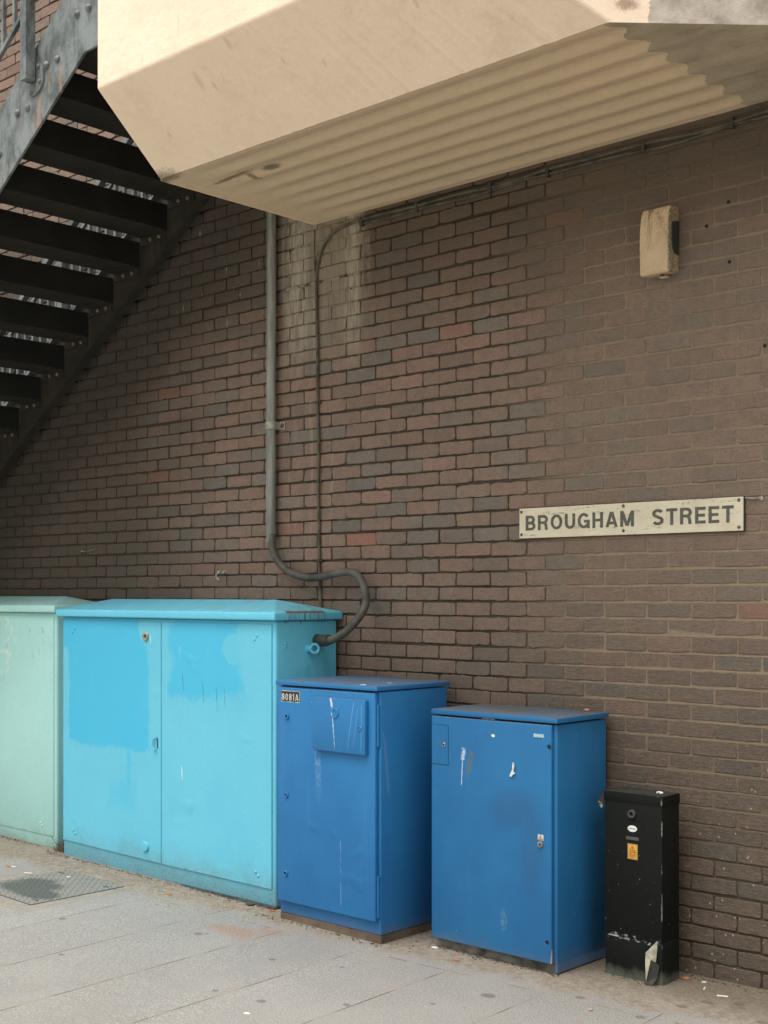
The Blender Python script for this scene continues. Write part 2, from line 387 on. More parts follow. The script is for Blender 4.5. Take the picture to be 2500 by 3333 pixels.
def mortar_mat(light):
    t = NT('mortar')
    n = t.noise(30, 5, 0.7)
    a = t.mix(n, lin((58, 52, 43)), lin((88, 79, 66)))
    b = t.mix(n, lin((120, 106, 88)), lin((157, 139, 116)))
    f = t.ss(t.ma('ADD', t.x, t.cen(t.noise(2, 3), 0.5)), 0.9, 1.6)
    f = t.ma('MULTIPLY', f, t.ss(t.z, 0.0, 1.6))
    col = t.mix(f, a, b) if light else a
    d = t.mul(t.ss(t.z, 3.2, 3.7), t.ss(t.z, 4.4, 3.9), 0.7)  # same painted soffit shade on the mortar
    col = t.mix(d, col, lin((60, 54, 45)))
    lm = t.mul(t.boxm(-0.60, 0.05, 2.9, 4.0, 0.05, t.cen(t.noise(1, 5, 0.7, vec=t.mp((12, 1, 3))), 0.3)), t.ss(t.z, 2.9, 3.4), t.ss(t.noise(1, 4, 0.7, vec=t.mp((20, 1, 4))), 0.36, 0.52))
    col = t.mix(t.mul(lm, 0.85), col, lin((170, 160, 138)))
    t.bump(t.noise(90, 4, 0.7), 0.004, 0.8)
    return t.fin(col, 0.9, 0, 0.2)
M['mortar'] = mortar_mat(True)

# ---- walkway paint
def cream_mat():
    t = NT('cream_masonry_paint')
    nz = t.n('ShaderNodeSeparateXYZ'); t.l(t.geo.outputs['Normal'], nz.inputs[0])
    base = t.mix(t.ss(t.noise(1.5, 4), 0.3, 0.7), lin((246, 224, 199)), lin((243, 220, 193)))
    gr = t.ss(t.ma('SUBTRACT', 0.0, nz.outputs[2]), 0.85, 0.95)         # soffit face: browner mix
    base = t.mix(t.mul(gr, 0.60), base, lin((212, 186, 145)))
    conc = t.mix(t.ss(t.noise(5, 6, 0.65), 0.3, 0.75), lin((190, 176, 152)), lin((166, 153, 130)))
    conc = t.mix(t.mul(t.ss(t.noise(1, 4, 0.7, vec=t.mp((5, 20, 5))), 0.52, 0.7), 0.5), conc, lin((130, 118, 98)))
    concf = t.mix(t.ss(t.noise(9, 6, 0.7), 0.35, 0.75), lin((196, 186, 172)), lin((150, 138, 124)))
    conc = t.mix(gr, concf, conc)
    edge = t.ma('ADD', t.x, t.ma('ADD', t.cen(t.noise(14, 3, 0.6), 0.06), t.cen(t.noise(60, 4, 0.7), 0.03)))
    ripple = t.ma('MULTIPLY', t.ma('SINE', t.ma('MULTIPLY', t.ma('ADD', t.y, 0.075), 2 * math.pi / 0.149)), 0.018)
    e_s = t.ss(t.ma('ADD', edge, ripple), 2.338, 2.346)
    e_f = t.ss(edge, 2.458, 2.464)
    e = t.mixf(gr, e_f, e_s)
    col = t.mix(e, base, conc)
    # hairline cracks, mould and rust near the free end
    end = t.ss(t.ma('ADD', t.x, t.cen(t.noise(3, 3), 0.5)), 0.55, -0.25)
    mould = t.mul(t.ss(t.noise(13, 6, 0.75), 0.60, 0.72), end, t.ss(t.z, 3.82, 3.76))
    col = t.mix(t.mul(mould, 0.6), col, lin((92, 84, 66)))
    ms = t.blob(0.23, -0.83, 0.06, 0.024, t.cen(t.noise(40, 6, 0.8), 1.6), 0.4, v=t.y)
    col = t.mix(t.mul(ms, gr, 0.75), col, lin((84, 70, 58)))
    rx = t.mx(t.blob(-0.03, -0.86, 0.14, 0.016, t.cen(t.noise(36, 6, 0.8), 3.0), 0.5, v=t.y), t.blob(0.06, -0.80, 0.02, 0.05, t.cen(t.noise(40, 6, 0.8), 2.6), 0.5, v=t.y))
    col = t.mix(t.mul(rx, gr, 0.7), col, lin((112, 58, 42)))
    ed = t.mul(t.blob(-0.29, -1.09, 0.12, 0.04, t.cen(t.noise(45, 6, 0.8), 2.2), 0.5, v=t.y), 0.7)
    col = t.mix(ed, col, lin((80, 76, 60)))
    rs2 = t.mul(t.blob(2.40, 3.84, 0.028, 0.022, t.cen(t.noise(55, 6, 0.8), 2.6), 0.6), t.ss(t.y, -0.95, -0.99), 0.7)
    col = t.mix(rs2, col, lin((130, 92, 68)))
    # filler marks, knocks and hairline cracks in the face
    marks = None
    for (mx_, mz_, a_, b_) in ((0.33, 4.02, 0.018, 0.030), (0.40, 3.99, 0.010, 0.014), (0.62, 4.085, 0.014, 0.022), (0.85, 3.98, 0.008, 0.01), (1.62, 3.99, 0.010, 0.02), (0.05, 4.16, 0.006, 0.03), (0.32, 4.25, 0.004, 0.05), (1.05, 3.93, 0.006, 0.012), (-0.05, 3.90, 0.008, 0.010)):
        m = t.blob(mx_, mz_, a_, b_, t.cen(t.noise(45, 5, 0.75), 1.6), 0.5)
        marks = m if marks is None else t.ma('MAXIMUM', marks, m)
    col = t.mix(t.mul(marks, t.ss(t.y, -1.10, -1.12), 0.24), col, lin((150, 134, 104)))
    crk = t.ss(t.ma('ABSOLUTE', t.ma('SUBTRACT', t.noise(1.9, 6, 0.6, vec=t.mp(loc=(2, 5, 1))), 0.5)), 0.0035, 0.0008)
    col = t.mix(t.mul(crk, t.ss(t.noise(1.1, 2), 0.5, 0.6), t.ss(t.z, 3.80, 3.85), 0.10), col, lin((120, 104, 80)))
    wash = t.ss(t.noise(1, 5, 0.7, vec=t.mp((7, 7, 1.2))), 0.52, 0.74)
    col = t.mix(t.mul(wash, 0.16), col, lin((176, 160, 126)))
    gro = t.mul(gr, t.ss(t.ma('ADD', t.z, t.cen(t.noise(9, 4), 0.008)), 3.778, 3.786), 0.14)  # recess shade painted into the rib grooves
    col = t.mix(gro, col, lin((120, 108, 84)))
    dirt = t.ss(t.vor(30), 0.06, 0.04)
    col = t.mix(t.mul(dirt, t.ss(t.noise(4, 3), 0.48, 0.6), 0.6), col, lin((110, 90, 68)))
    hz = t.mul(t.ss(t.noise(3, 5, 0.7), 0.5, 0.75), 0.22)
    col = t.mix(hz, col, lin((190, 176, 140)))
    t.bump(t.ma('ADD', t.ma('ADD', t.noise(22, 5, 0.6), t.ma('MULTIPLY', t.noise(150, 4, 0.7), 0.4)), t.ma('MULTIPLY', t.noise(2.5, 3), 2.5)), 0.005, 0.8)
    return t.fin(col, 0.75, 0, 0.25)
M['cream'] = cream_mat()
M['bounce_ground'] = plain('pale_bounce_sheet', (186, 180, 166), 0.9, var=0.12, scale=3, spec=0.2)  # pale tone picked for the light it bounces
M['concrete'] = plain('concrete', (128, 124, 114), 0.9, var=0.3, scale=14, bump=0.003, spec=0.2)

# ---- stair steel
def steel_mat():
    t = NT('grey_stair_paint')
    n = t.noise(6, 7, 0.72, vec=t.mp((1.6, 1.6, 0.9)))
    col = t.mix(t.ss(n, 0.36, 0.62), lin((78, 84, 83)), lin((128, 135, 133)))
    col = t.mix(t.mul(t.ss(t.noise(14, 5, 0.75, vec=t.mp((2, 2, 0.6))), 0.56, 0.7), 0.5), col, lin((70, 76, 76)))
    # rust runs below the bolt holes, along the outer plate only
    outer = t.ss(t.y, -1.30, -1.318)
    r = None
    for (bx, bz, wd, ln_, s_) in ((-0.847, 4.43, 0.012, 0.20, 1.0), (-0.953, 4.43, 0.010, 0.12, 0.5), (-1.045, 4.33, 0.018, 0.24, 1.0), (-1.10, 4.24, 0.01, 0.14, 0.5),
                                  (-1.397, 4.06, 0.012, 0.16, 0.4), (-1.224, 4.24, 0.01, 0.1, 0.35)):
        m = t.ma('MULTIPLY', t.seg(bx, bz, bx + 0.004, bz - ln_, wd, t.cen(t.noise(1, 4, vec=t.mp((60, 60, 8))), wd * 1.6)), s_)
        r = m if r is None else t.ma('MAXIMUM', r, m)
    col = t.mix(t.mul(r, outer, 0.55), col, t.mix(t.noise(40, 3), lin((140, 88, 52)), lin((196, 160, 122))))
    t.bump(t.noise(30, 4), 0.002, 0.5)
    return t.fin(col, 0.5, 0.0, 0.45)
M['steel'] = steel_mat()
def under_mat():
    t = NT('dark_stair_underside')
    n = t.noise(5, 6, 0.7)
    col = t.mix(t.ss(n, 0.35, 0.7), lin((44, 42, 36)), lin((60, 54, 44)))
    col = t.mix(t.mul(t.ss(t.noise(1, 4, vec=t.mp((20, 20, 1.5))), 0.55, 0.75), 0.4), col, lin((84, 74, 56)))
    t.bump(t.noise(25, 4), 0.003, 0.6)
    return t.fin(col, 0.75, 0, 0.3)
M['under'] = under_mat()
M['riser'] = plain('black_riser_paint', (24, 25, 20), 0.7, var=0.25, scale=6)
M['conduit'] = (lambda t: (t.bump(t.noise(1, 4, vec=t.mp((60, 60, 2))), 0.002),
    t.fin(t.mix(t.ss(t.noise(1, 5, 0.65, vec=t.mp((30, 30, 2.2))), 0.35, 0.7), lin((116, 120, 113)), lin((160, 162, 154))), 0.55, 0.0, 0.4))[1])(NT('weathered_conduit'))
M['hose'] = plain('black_flexible_duct', (84, 82, 72), 0.62, var=0.28, scale=9, bump=0.002)
M['hose_dark'] = plain('black_duct_sleeve', (62, 60, 54), 0.6, var=0.2, scale=20, bump=0.002)
M['cable'] = plain('grey_cable_sheath', (96, 88, 72), 0.7, var=0.25, scale=16)
M['cable_dark'] = plain('dark_cable_sheath', (84, 80, 66), 0.6, var=0.3, scale=10)
M['clamp'] = plain('galvanised_clamp', (168, 166, 152), 0.5, 0.3, var=0.15, scale=40)
M['rust'] = plain('rusty_bolt', (110, 86, 74), 0.8, var=0.3, scale=60)
M['bolt'] = plain('painted_bolt', (112, 114, 112), 0.5, var=0.25, scale=50)
M['paleb'] = plain('pale_bolt', (120, 112, 92), 0.6, var=0.2, scale=50)
M['dark'] = plain('dark_recess', (18, 19, 20), 0.8, var=0.1)
M['mastic'] = plain('dark_mastic', (70, 66, 56), 0.85, var=0.3, scale=30, bump=0.003)

def sign_mat():
    t = NT('aged_sign_enamel')
    col = t.mix(t.ss(t.noise(8, 4), 0.3, 0.7), lin((220, 211, 184)), lin((208, 198, 170)))
    g = t.ss(t.noise(1, 4, 0.7, vec=t.mp((6, 1, 50))), 0.52, 0.66)
    bl = t.ss(t.noise(70, 4, 0.7), 0.50, 0.60)
    col = t.mix(t.mul(g, bl, 0.6), col, lin((150, 138, 106)))
    pe = t.mul(g, t.ss(t.noise(55, 4, 0.7, vec=t.mp(loc=(4, 3, 1))), 0.55, 0.62), 0.7)
    col = t.mix(pe, col, lin((222, 220, 206)))
    t.bump(t.mul(g, bl), 0.003, 1.0)
    return t.fin(col, 0.6, 0, 0.4)
M['sign'] = sign_mat()
M['ink'] = plain('faded_black_letter', (92, 92, 80), 0.7, var=0.12, scale=40)
M['silver'] = plain('bare_metal', (166, 164, 154), 0.35, 0.8, var=0.2, scale=60)
M['black_plate'] = plain('black_label', (40, 42, 42), 0.5, var=0.2, scale=60)
M['white_ink'] = plain('white_numeral', (205, 205, 198), 0.6, var=0.1, scale=60)
M['white'] = plain('white_plastic', (232, 232, 226), 0.35, var=0.04, scale=60)
M['badge'] = plain('pale_badge', (128, 186, 198), 0.4, var=0.08, scale=60)
M['yellow'] = plain('yellow_sticker', (228, 168, 66), 0.45, var=0.05, scale=30)
M['sticker_rim'] = plain('sticker_rim', (206, 170, 110), 0.45, var=0.05, scale=30)
M['sticker_ink'] = plain('sticker_ink', (110, 66, 22), 0.5, var=0.05)
M['warn_white'] = plain('white_sticker', (214, 208, 196), 0.5, var=0.05)
M['grey_ring'] = plain('grey_plastic_ring', (78, 82, 80), 0.4, var=0.1)
M['backing'] = plain('pale_sticker_backing', (176, 172, 150), 0.6, var=0.2, scale=30)
M['tape'] = plain('black_tape', (44, 44, 40), 0.55, var=0.25, scale=40)

def alarm_mat():
    t = NT('dirty_cream_casing')
    col = t.mix(t.ss(t.noise(12, 4), 0.3, 0.7), lin((208, 184, 148)), lin((196, 172, 136)))
    st = t.ss(t.noise(1, 6, 0.75, vec=t.mp((14, 14, 3.2), rot=(0, R(14), 0)), dist=0.6), 0.48, 0.60)
    top = t.ss(t.ma('ADD', t.z, t.cen(t.noise(9, 4), 0.16)), 3.18, 3.36)
    col = t.mix(t.mul(st, top, 0.85), col, lin((100, 84, 62)))
    sp = t.mul(t.ss(t.noise(90, 5, 0.75), 0.52, 0.62), t.mixf(top, 0.15, 0.5))
    col = t.mix(sp, col, lin((124, 102, 74)))
    sd_ = t.mul(t.ss(t.x, 1.995, 2.0), t.ss(t.noise(120, 4, 0.8), 0.38, 0.55))
    col = t.mix(t.mul(sd_, 0.7), col, lin((72, 62, 46)))
    t.bump(t.noise(80, 4), 0.001)
    return t.fin(col, 0.6, 0, 0.4)
M['alarm'] = alarm_mat()
M['lens'] = plain('dark_green_lens', (48, 54, 44), 0.3, var=0.15, scale=30)

# ---- paving
def paving_mat():
    t = NT('granite_paving')
    rx = t.mp((1, 1, 1), rot=(0, 0, R(-3)))
    sp = t.n('ShaderNodeSeparateXYZ'); t.l(rx, sp.inputs[0])
    u = sp.outputs[0]; v = sp.outputs[1]
    k = t.ma('DIVIDE', t.ma('SUBTRACT', u, 0.180), 0.512)
    cell = t.ma('FLOOR', k); fr = t.ma('SUBTRACT', k, cell)
    du = t.ma('MULTIPLY', t.ma('MINIMUM', fr, t.ma('SUBTRACT', 1.0, fr)), 0.512)
    # cross joints: one course edge at -0.75, then long slabs with staggered ends
    wn_ = t.n('ShaderNodeTexWhiteNoise'); wn_.noise_dimensions = '1D'; t.l(cell, wn_.inputs['W'])
    vo = t.ma('ADD', v, t.ma('MULTIPLY', wn_.outputs['Value'], 0.9))
    k2 = t.ma('DIVIDE', t.ma('ADD', vo, 2.7), 1.5)
    c2 = t.ma('FLOOR', k2); fr2 = t.ma('SUBTRACT', k2, c2)
    dv = t.ma('MULTIPLY', t.ma('MINIMUM', fr2, t.ma('SUBTRACT', 1.0, fr2)), 1.5)
    dv = t.mixf(t.ss(v, -2.1, -2.0), dv, 1.0)
    front = t.ma('ABSOLUTE', t.ma('ADD', v, 0.76))
    fsel = t.ss(t.noise(2.3, 2), 0.52, 0.48)
    front = t.ma('ADD', front, t.ma('MULTIPLY', fsel, 0.02))
    dj = t.ma('MINIMUM', t.ma('MINIMUM', du, dv), front)
    infill = t.ss(t.ma('ADD', v, t.cen(t.noise(3.2, 5, 0.65), 0.42)), -0.74, -0.60)
    jn = t.noise(1, 3, vec=t.mp((6, 6, 6)))
    joint = t.mul(t.ss(dj, 0.0048, 0.0012), t.ma('SUBTRACT', 1.0, infill), t.ss(jn, 0.36, 0.60, 0.15, 1.0))
    jw = t.mul(t.ss(dj, 0.03, 0.0), t.ma('SUBTRACT', 1.0, infill), t.ss(t.noise(4, 3), 0.4, 0.6))
    wc = t.n('ShaderNodeTexWhiteNoise'); wc.noise_dimensions = '2D'
    cx = t.n('ShaderNodeCombineXYZ'); t.l(cell, cx.inputs[0]); t.l(c2, cx.inputs[1]); t.l(cx.outputs[0], wc.inputs['Vector'])
    g1 = t.mix(wc.outputs['Value'], lin((146, 145, 141)), lin((158, 156, 150)))
    sp1 = t.noise(170, 3, 0.7)
    col = t.mix(t.ma('MULTIPLY', t.ss(sp1, 0.42, 0.58), 0.75), g1, lin((104, 102, 97)))
    col = t.mix(t.ma('MULTIPLY', t.ss(t.noise(75, 4, 0.75), 0.45, 0.6), 0.45), col, lin((116, 113, 106)))
    col = t.mix(t.mul(t.ss(t.noise(190, 3, 0.6, vec=t.mp(loc=(5, 5, 0))), 0.54, 0.64), 0.7), col, lin((196, 192, 182)))
    col = t.mix(t.mul(t.ss(t.noise(22, 5, 0.7, vec=t.mp((1, 1.8, 1))), 0.48, 0.72), 0.45), col, lin((128, 124, 116)))
    big = t.noise(1.7, 5, 0.6)
    col = t.mix(t.mul(t.ss(big, 0.40, 0.70), 0.35), col, lin((156, 152, 143)))
    col = t.mix(t.mul(t.ss(t.noise(0.9, 4, vec=t.mp(loc=(9, 1, 0))), 0.5, 0.75), 0.4), col, lin((132, 128, 120)))
    # sandy mortar fill by the cabinets
    fb = t.mix(t.ss(t.noise(24, 6, 0.75), 0.35, 0.62), lin((160, 151, 135)), lin((128, 118, 104)))
    fb = t.mix(t.ma('MULTIPLY', t.ss(t.noise(110, 4, 0.75), 0.46, 0.6), 0.6), fb, lin((112, 101, 86)))
    fb = t.mix(t.mul(t.ss(t.noise(5, 5, 0.7), 0.5, 0.66), 0.6), fb, lin((150, 142, 130)))
    col = t.mix(t.ma('MULTIPLY', infill, 0.92), col, fb)
    man = t.boxm(-1.82, -0.99, -1.46, -0.64, 0.03, t.cen(t.noise(7, 5, 0.7), 0.14), v=t.y)
    col = t.mix(t.mul(man, 0.6), col, fb)
    col = t.mix(t.mul(jw, 0.45), col, lin((152, 138, 116)))
    col = t.mix(t.ma('MULTIPLY', joint, 0.8), col, lin((80, 74, 64)))
    # grit and dirt right against the bases
    gd = t.ss(t.ma('ADD', t.y, t.cen(t.noise(8, 5, 0.7), 0.22)), -0.48, -0.18)
    gd = t.ma('MULTIPLY', gd, t.ss(t.x, -2.4, -2.0, 0.7, 1.0))
    col = t.mix(t.mul(gd, 0.65), col, t.mix(t.ss(t.noise(60, 5, 0.75), 0.35, 0.65), lin((70, 62, 50)), lin((122, 108, 88))))
    hole = t.mul(t.ss(t.noise(85, 3, 0.7), 0.60, 0.68), infill)
    col = t.mix(t.mul(hole, 0.6), col, lin((70, 62, 50)))
    # stains: orange wash, gum spots
    st = t.mx(t.blob(0.05, -0.92, 0.15, 0.07, t.cen(t.noise(9, 5, 0.7), 1.1), 0.8, v=t.y), t.mul(t.blob(0.20, -0.80, 0.09, 0.05, t.cen(t.noise(12, 5), 1.4), 0.8, v=t.y), 0.8))
    col = t.mix(t.mul(st, t.ss(t.noise(60, 4, 0.7), 0.3, 0.6, 0.5, 1.0), 0.55), col, lin((148, 106, 68)))
    gum = None
    for (gx, gy, r_) in ((-0.035, -1.077, 0.022), (0.0, -1.05, 0.010), (-0.749, -1.382, 0.018), (0.962, -1.555, 0.020), (0.715, -1.598, 0.013), (-1.395, -1.11, 0.02),
                         (2.423, -0.253, 0.02), (2.46, -0.29, 0.012), (2.22, -0.672, 0.02), (1.60, -0.86, 0.03), (0.86, -0.98, 0.012), (1.9, -0.62, 0.02), (2.32, -0.32, 0.024),
                         (0.55, -1.12, 0.016), (1.25, -1.35, 0.016), (2.27, -0.44, 0.02), (2.6, -0.4, 0.02), (-0.2, -1.75, 0.015), (1.5, -1.1, 0.012)):
        m = t.blob(gx, gy, r_ * 1.15, r_ * 0.9, t.cen(t.noise(50, 2), 0.5), 0.25, v=t.y)
        gum = m if gum is None else t.ma('MAXIMUM', gum, m)
    col = t.mix(t.mul(gum, 0.62), col, lin((86, 82, 74)))
    vs = t.vor(5.5)
    col = t.mix(t.mul(t.ss(vs, 0.06, 0.03), 0.4), col, lin((92, 88, 80)))
    h = t.ma('ADD', t.ma('MULTIPLY', t.noise(150, 4, 0.7), 0.25), t.ma('MULTIPLY', joint, -1.0))
    h = t.ma('ADD', h, t.mul(infill, t.noise(26, 6, 0.75), 1.6))
    t.bump(h, 0.004, 0.9)
    return t.fin(col, t.mixf(infill, 0.72, 0.92), 0, 0.3)
M['paving'] = paving_mat()

def manhole_mat():
    t = NT('checker_plate')
    k = 1 / 0.034
    a = t.ma('MULTIPLY', t.ma('ADD', t.x, t.y), k * 0.7071)
    b = t.ma('MULTIPLY', t.ma('SUBTRACT', t.x, t.y), k * 0.7071)
    fa = t.ma('ABSOLUTE', t.ma('SUBTRACT', t.ma('FRACT', a), 0.5)); fb = t.ma('ABSOLUTE', t.ma('SUBTRACT', t.ma('FRACT', b), 0.5))
    par = t.ma('MODULO', t.ma('ADD', t.ma('FLOOR', a), t.ma('ADD', t.ma('FLOOR', b), 400.0)), 2.0)
    d1 = t.ma('MAXIMUM', t.ma('MULTIPLY', fa, 1.0), t.ma('MULTIPLY', fb, 2.4))
    d2 = t.ma('MAXIMUM', t.ma('MULTIPLY', fa, 2.4), t.ma('MULTIPLY', fb, 1.0))
    d = t.mixf(par, d1, d2)
    lug = t.ss(d, 0.50, 0.36)
    g = t.noise(12, 5, 0.7)
    col = t.mix(lug, t.mix(g, lin((142, 138, 128)), lin((126, 123, 114))), lin((104, 105, 101)))
    wet = t.mx(t.blob(-1.48, -1.10, 0.20, 0.17, t.cen(t.noise(9, 6, 0.75), 1.3), 0.2, v=t.y), t.blob(-1.30, -1.18, 0.16, 0.09, t.cen(t.noise(9, 6, 0.75, vec=t.mp(loc=(2, 3, 0))), 1.2), 0.2, v=t.y))
    col = t.mix(t.mul(wet, 0.72), col, lin((52, 54, 50)))
    sand = t.mul(t.ss(t.noise(6, 5, 0.7), 0.55, 0.7), 0.5)
    col = t.mix(sand, col, lin((150, 140, 122)))
    t.bump(lug, 0.003, 1.0)
    return t.fin(col, t.mixf(wet, 0.65, 0.5), 0.0, 0.35)
M['manhole'] = manhole_mat()
M['sawdust'] = plain('pale_crumbs', (190, 170, 142), 0.9, var=0.2, scale=80)
M['orange'] = plain('orange_filter', (196, 120, 60), 0.8, var=0.15, scale=80)
M['paper'] = plain('white_paper', (214, 210, 200), 0.8, var=0.06, scale=80)
M['leafm'] = plain('dry_leaf', (176, 128, 88), 0.8, var=0.25, scale=60)
M['leafm2'] = plain('orange_scrap', (178, 112, 66), 0.85, var=0.2, scale=60)
M['gum'] = plain('pinkish_gum', (186, 160, 146), 0.7, var=0.1, scale=60)
M['twig'] = plain('dead_stalk', (104, 90, 66), 0.9, var=0.3, scale=60)
M['pebble'] = plain('dark_pebble', (92, 82, 66), 0.9, var=0.3, scale=60)
M['base_brick'] = plain('mortared_brick_base', (112, 98, 84), 0.9, var=0.14, scale=9, bump=0.005, spec=0.2)

# ------------------------------------------------------------------ mesh helpers
def new_bm(): return bmesh.new()

def bx(bm, x0, x1, y0, y1, z0, z1, bev=0.0, seg=2):
    r = bmesh.ops.create_cube(bm, size=1.0)
    vs = r['verts']
    for v in vs:
        v.co = Vector(((x0 + x1) / 2 + v.co.x * (x1 - x0), (y0 + y1) / 2 + v.co.y * (y1 - y0), (z0 + z1) / 2 + v.co.z * (z1 - z0)))
    if bev > 0:
        es = list({e for v in vs for e in v.link_edges})
        bmesh.ops.bevel(bm, geom=es, offset=bev, segments=seg, affect='EDGES', profile=0.5)
    return bm

def poly_prism(bm, pts, ext, axis='y', a=0.0, b=1.0):
    """pts 2-D outline; axis y: pts=(x,z) extruded a..b in y; axis z: pts=(x,y); axis x: pts=(y,z)"""
    def P(p, t):
        if axis == 'y': return (p[0], t, p[1])
        if axis == 'z': return (p[0], p[1], t)
        return (t, p[0], p[1])
    v0 = [bm.verts.new(P(p, a)) for p in pts]; v1 = [bm.verts.new(P(p, b)) for p in pts]
    n = len(pts)
    bm.faces.new(v0); bm.faces.new(v1[::-1])
    for i in range(n):
        bm.faces.new((v0[i], v1[i], v1[(i + 1) % n], v0[(i + 1) % n]))
    return bm

def tube(bm, pts, r, seg=12, cap=True):
    pts = [Vector(p) for p in pts]
    rings = []
    up = Vector((0, 0, 1))
    prev = None
    for i, p in enumerate(pts):
        t = (pts[min(i + 1, len(pts) - 1)] - pts[max(i - 1, 0)]).normalized()
        if prev is None:
            a = t.cross(Vector((0, 1, 0)) if abs(t.z) > 0.9 else up).normalized()
        else:
            a = (prev - t * prev.dot(t)).normalized()
        prev = a
        b = t.cross(a)
        rr = r[i] if isinstance(r, (list, tuple)) else r
        rings.append([bm.verts.new(p + (a * math.cos(2 * math.pi * k / seg) + b * math.sin(2 * math.pi * k / seg)) * rr) for k in range(seg)])
    for i in range(len(rings) - 1):
        for k in range(seg):
            bm.faces.new((rings[i][k], rings[i][(k + 1) % seg], rings[i + 1][(k + 1) % seg], rings[i + 1][k]))
    if cap:
        bm.faces.new(rings[0][::-1]); bm.faces.new(rings[-1])
    return bm

def smooth_path(pts, n=8):
    pts = [Vector(p) for p in pts]
    P = [pts[0]] + pts + [pts[-1]]
    out = []
    for i in range(1, len(P) - 2):
        for k in range(n):
            t = k / n
            a, b, c, d = P[i - 1], P[i], P[i + 1], P[i + 2]
            out.append(0.5 * ((2 * b) + (c - a) * t + (2 * a - 5 * b + 4 * c - d) * t * t + (3 * b - 3 * c + d - a) * t ** 3))
    out.append(pts[-1])
    return out

def lathe(bm, prof, centre, axis='y', seg=20):
    """prof: list of (radius, offset along -axis)"""
    c = Vector(centre)
    rings = []
    for (r, o) in prof:
        ring = []
        for k in range(seg):
            a = 2 * math.pi * k / seg
            if axis == 'y': p = Vector((math.cos(a) * r, -o, math.sin(a) * r))
            elif axis == 'x': p = Vector((o, math.cos(a) * r, math.sin(a) * r))
            else: p = Vector((math.cos(a) * r, math.sin(a) * r, o))
            ring.append(bm.verts.new(c + p))
        rings.append(ring)
    for i in range(len(rings) - 1):
        for k in range(seg):
            bm.faces.new((rings[i][k], rings[i][(k + 1) % seg], rings[i + 1][(k + 1) % seg], rings[i + 1][k]))
    bm.faces.new(rings[0][::-1]); bm.faces.new(rings[-1])
    return bm

def obj(name, bm, mat, parent=None, smooth=False, label=None):
    me = bpy.data.meshes.new(name)
    bmesh.ops.recalc_face_normals(bm, faces=bm.faces[:])
    off = Vector((0, 0, 0))
    if parent is not None:
        p = parent
        while p is not None:
            off += p.location; p = p.parent
        for v in bm.verts: v.co -= off
    bm.to_mesh(me); bm.free()
    if smooth:
        for p in me.polygons: p.use_smooth = True
        try: me.set_sharp_from_angle(angle=R(40))
        except Exception: pass
    o = bpy.data.objects.new(name, me)
    COL.objects.link(o)
    me.materials.append(mat)
    if parent is not None: o.parent = parent
    if label: o['label'] = label
    return o

def rebase(o, loc):
    """move a top-level mesh's origin to its own base"""
    loc = Vector(loc)
    o.data.transform(Matrix.Translation(-loc)); o.location = loc
    return o

def tag(o, label=None, cat=None, group=None, kind=None):
    if label: o['label'] = label
    if cat: o['category'] = cat
    if group: o['group'] = group
    if kind: o['kind'] = kind
    return o

def thing(name, loc, label, cat, group=None):
    o = bpy.data.objects.new(name, None); COL.objects.link(o)
    o.location = loc; o.empty_display_size = 0.1
    return tag(o, label, cat, group)

def text_bm(s, x0, x1, z0, z1, y, depth=0.001, bold=0.0, spacing=1.0, tilt=0.0):
    """flat lettering facing the street, fitted into a rectangle on plane y"""
    cu = bpy.data.curves.new('txt', 'FONT'); cu.body = s; cu.offset = bold; cu.space_character = spacing
    cu.resolution_u = 6; cu.extrude = 0.02
    o = bpy.data.objects.new('txt', cu); COL.objects.link(o)
    dg = bpy.context.evaluated_depsgraph_get()
    me = bpy.data.meshes.new_from_object(o.evaluated_get(dg))
    bm = bmesh.new(); bm.from_mesh(me)
    bpy.data.objects.remove(o); bpy.data.curves.remove(cu); bpy.data.meshes.remove(me)
    xs = [v.co.x for v in bm.verts]; ys = [v.co.y for v in bm.verts]
    ax, bx_, ay, by = min(xs), max(xs), min(ys), max(ys)
    for v in bm.verts:
        u = (v.co.x - ax) / (bx_ - ax); w_ = (v.co.y - ay) / (by - ay)
        zz = z0 + w_ * (z1 - z0) + tilt * u
        v.co = Vector((x0 + u * (x1 - x0), y - (depth if v.co.z > 0 else 0.0), zz))
    return bm

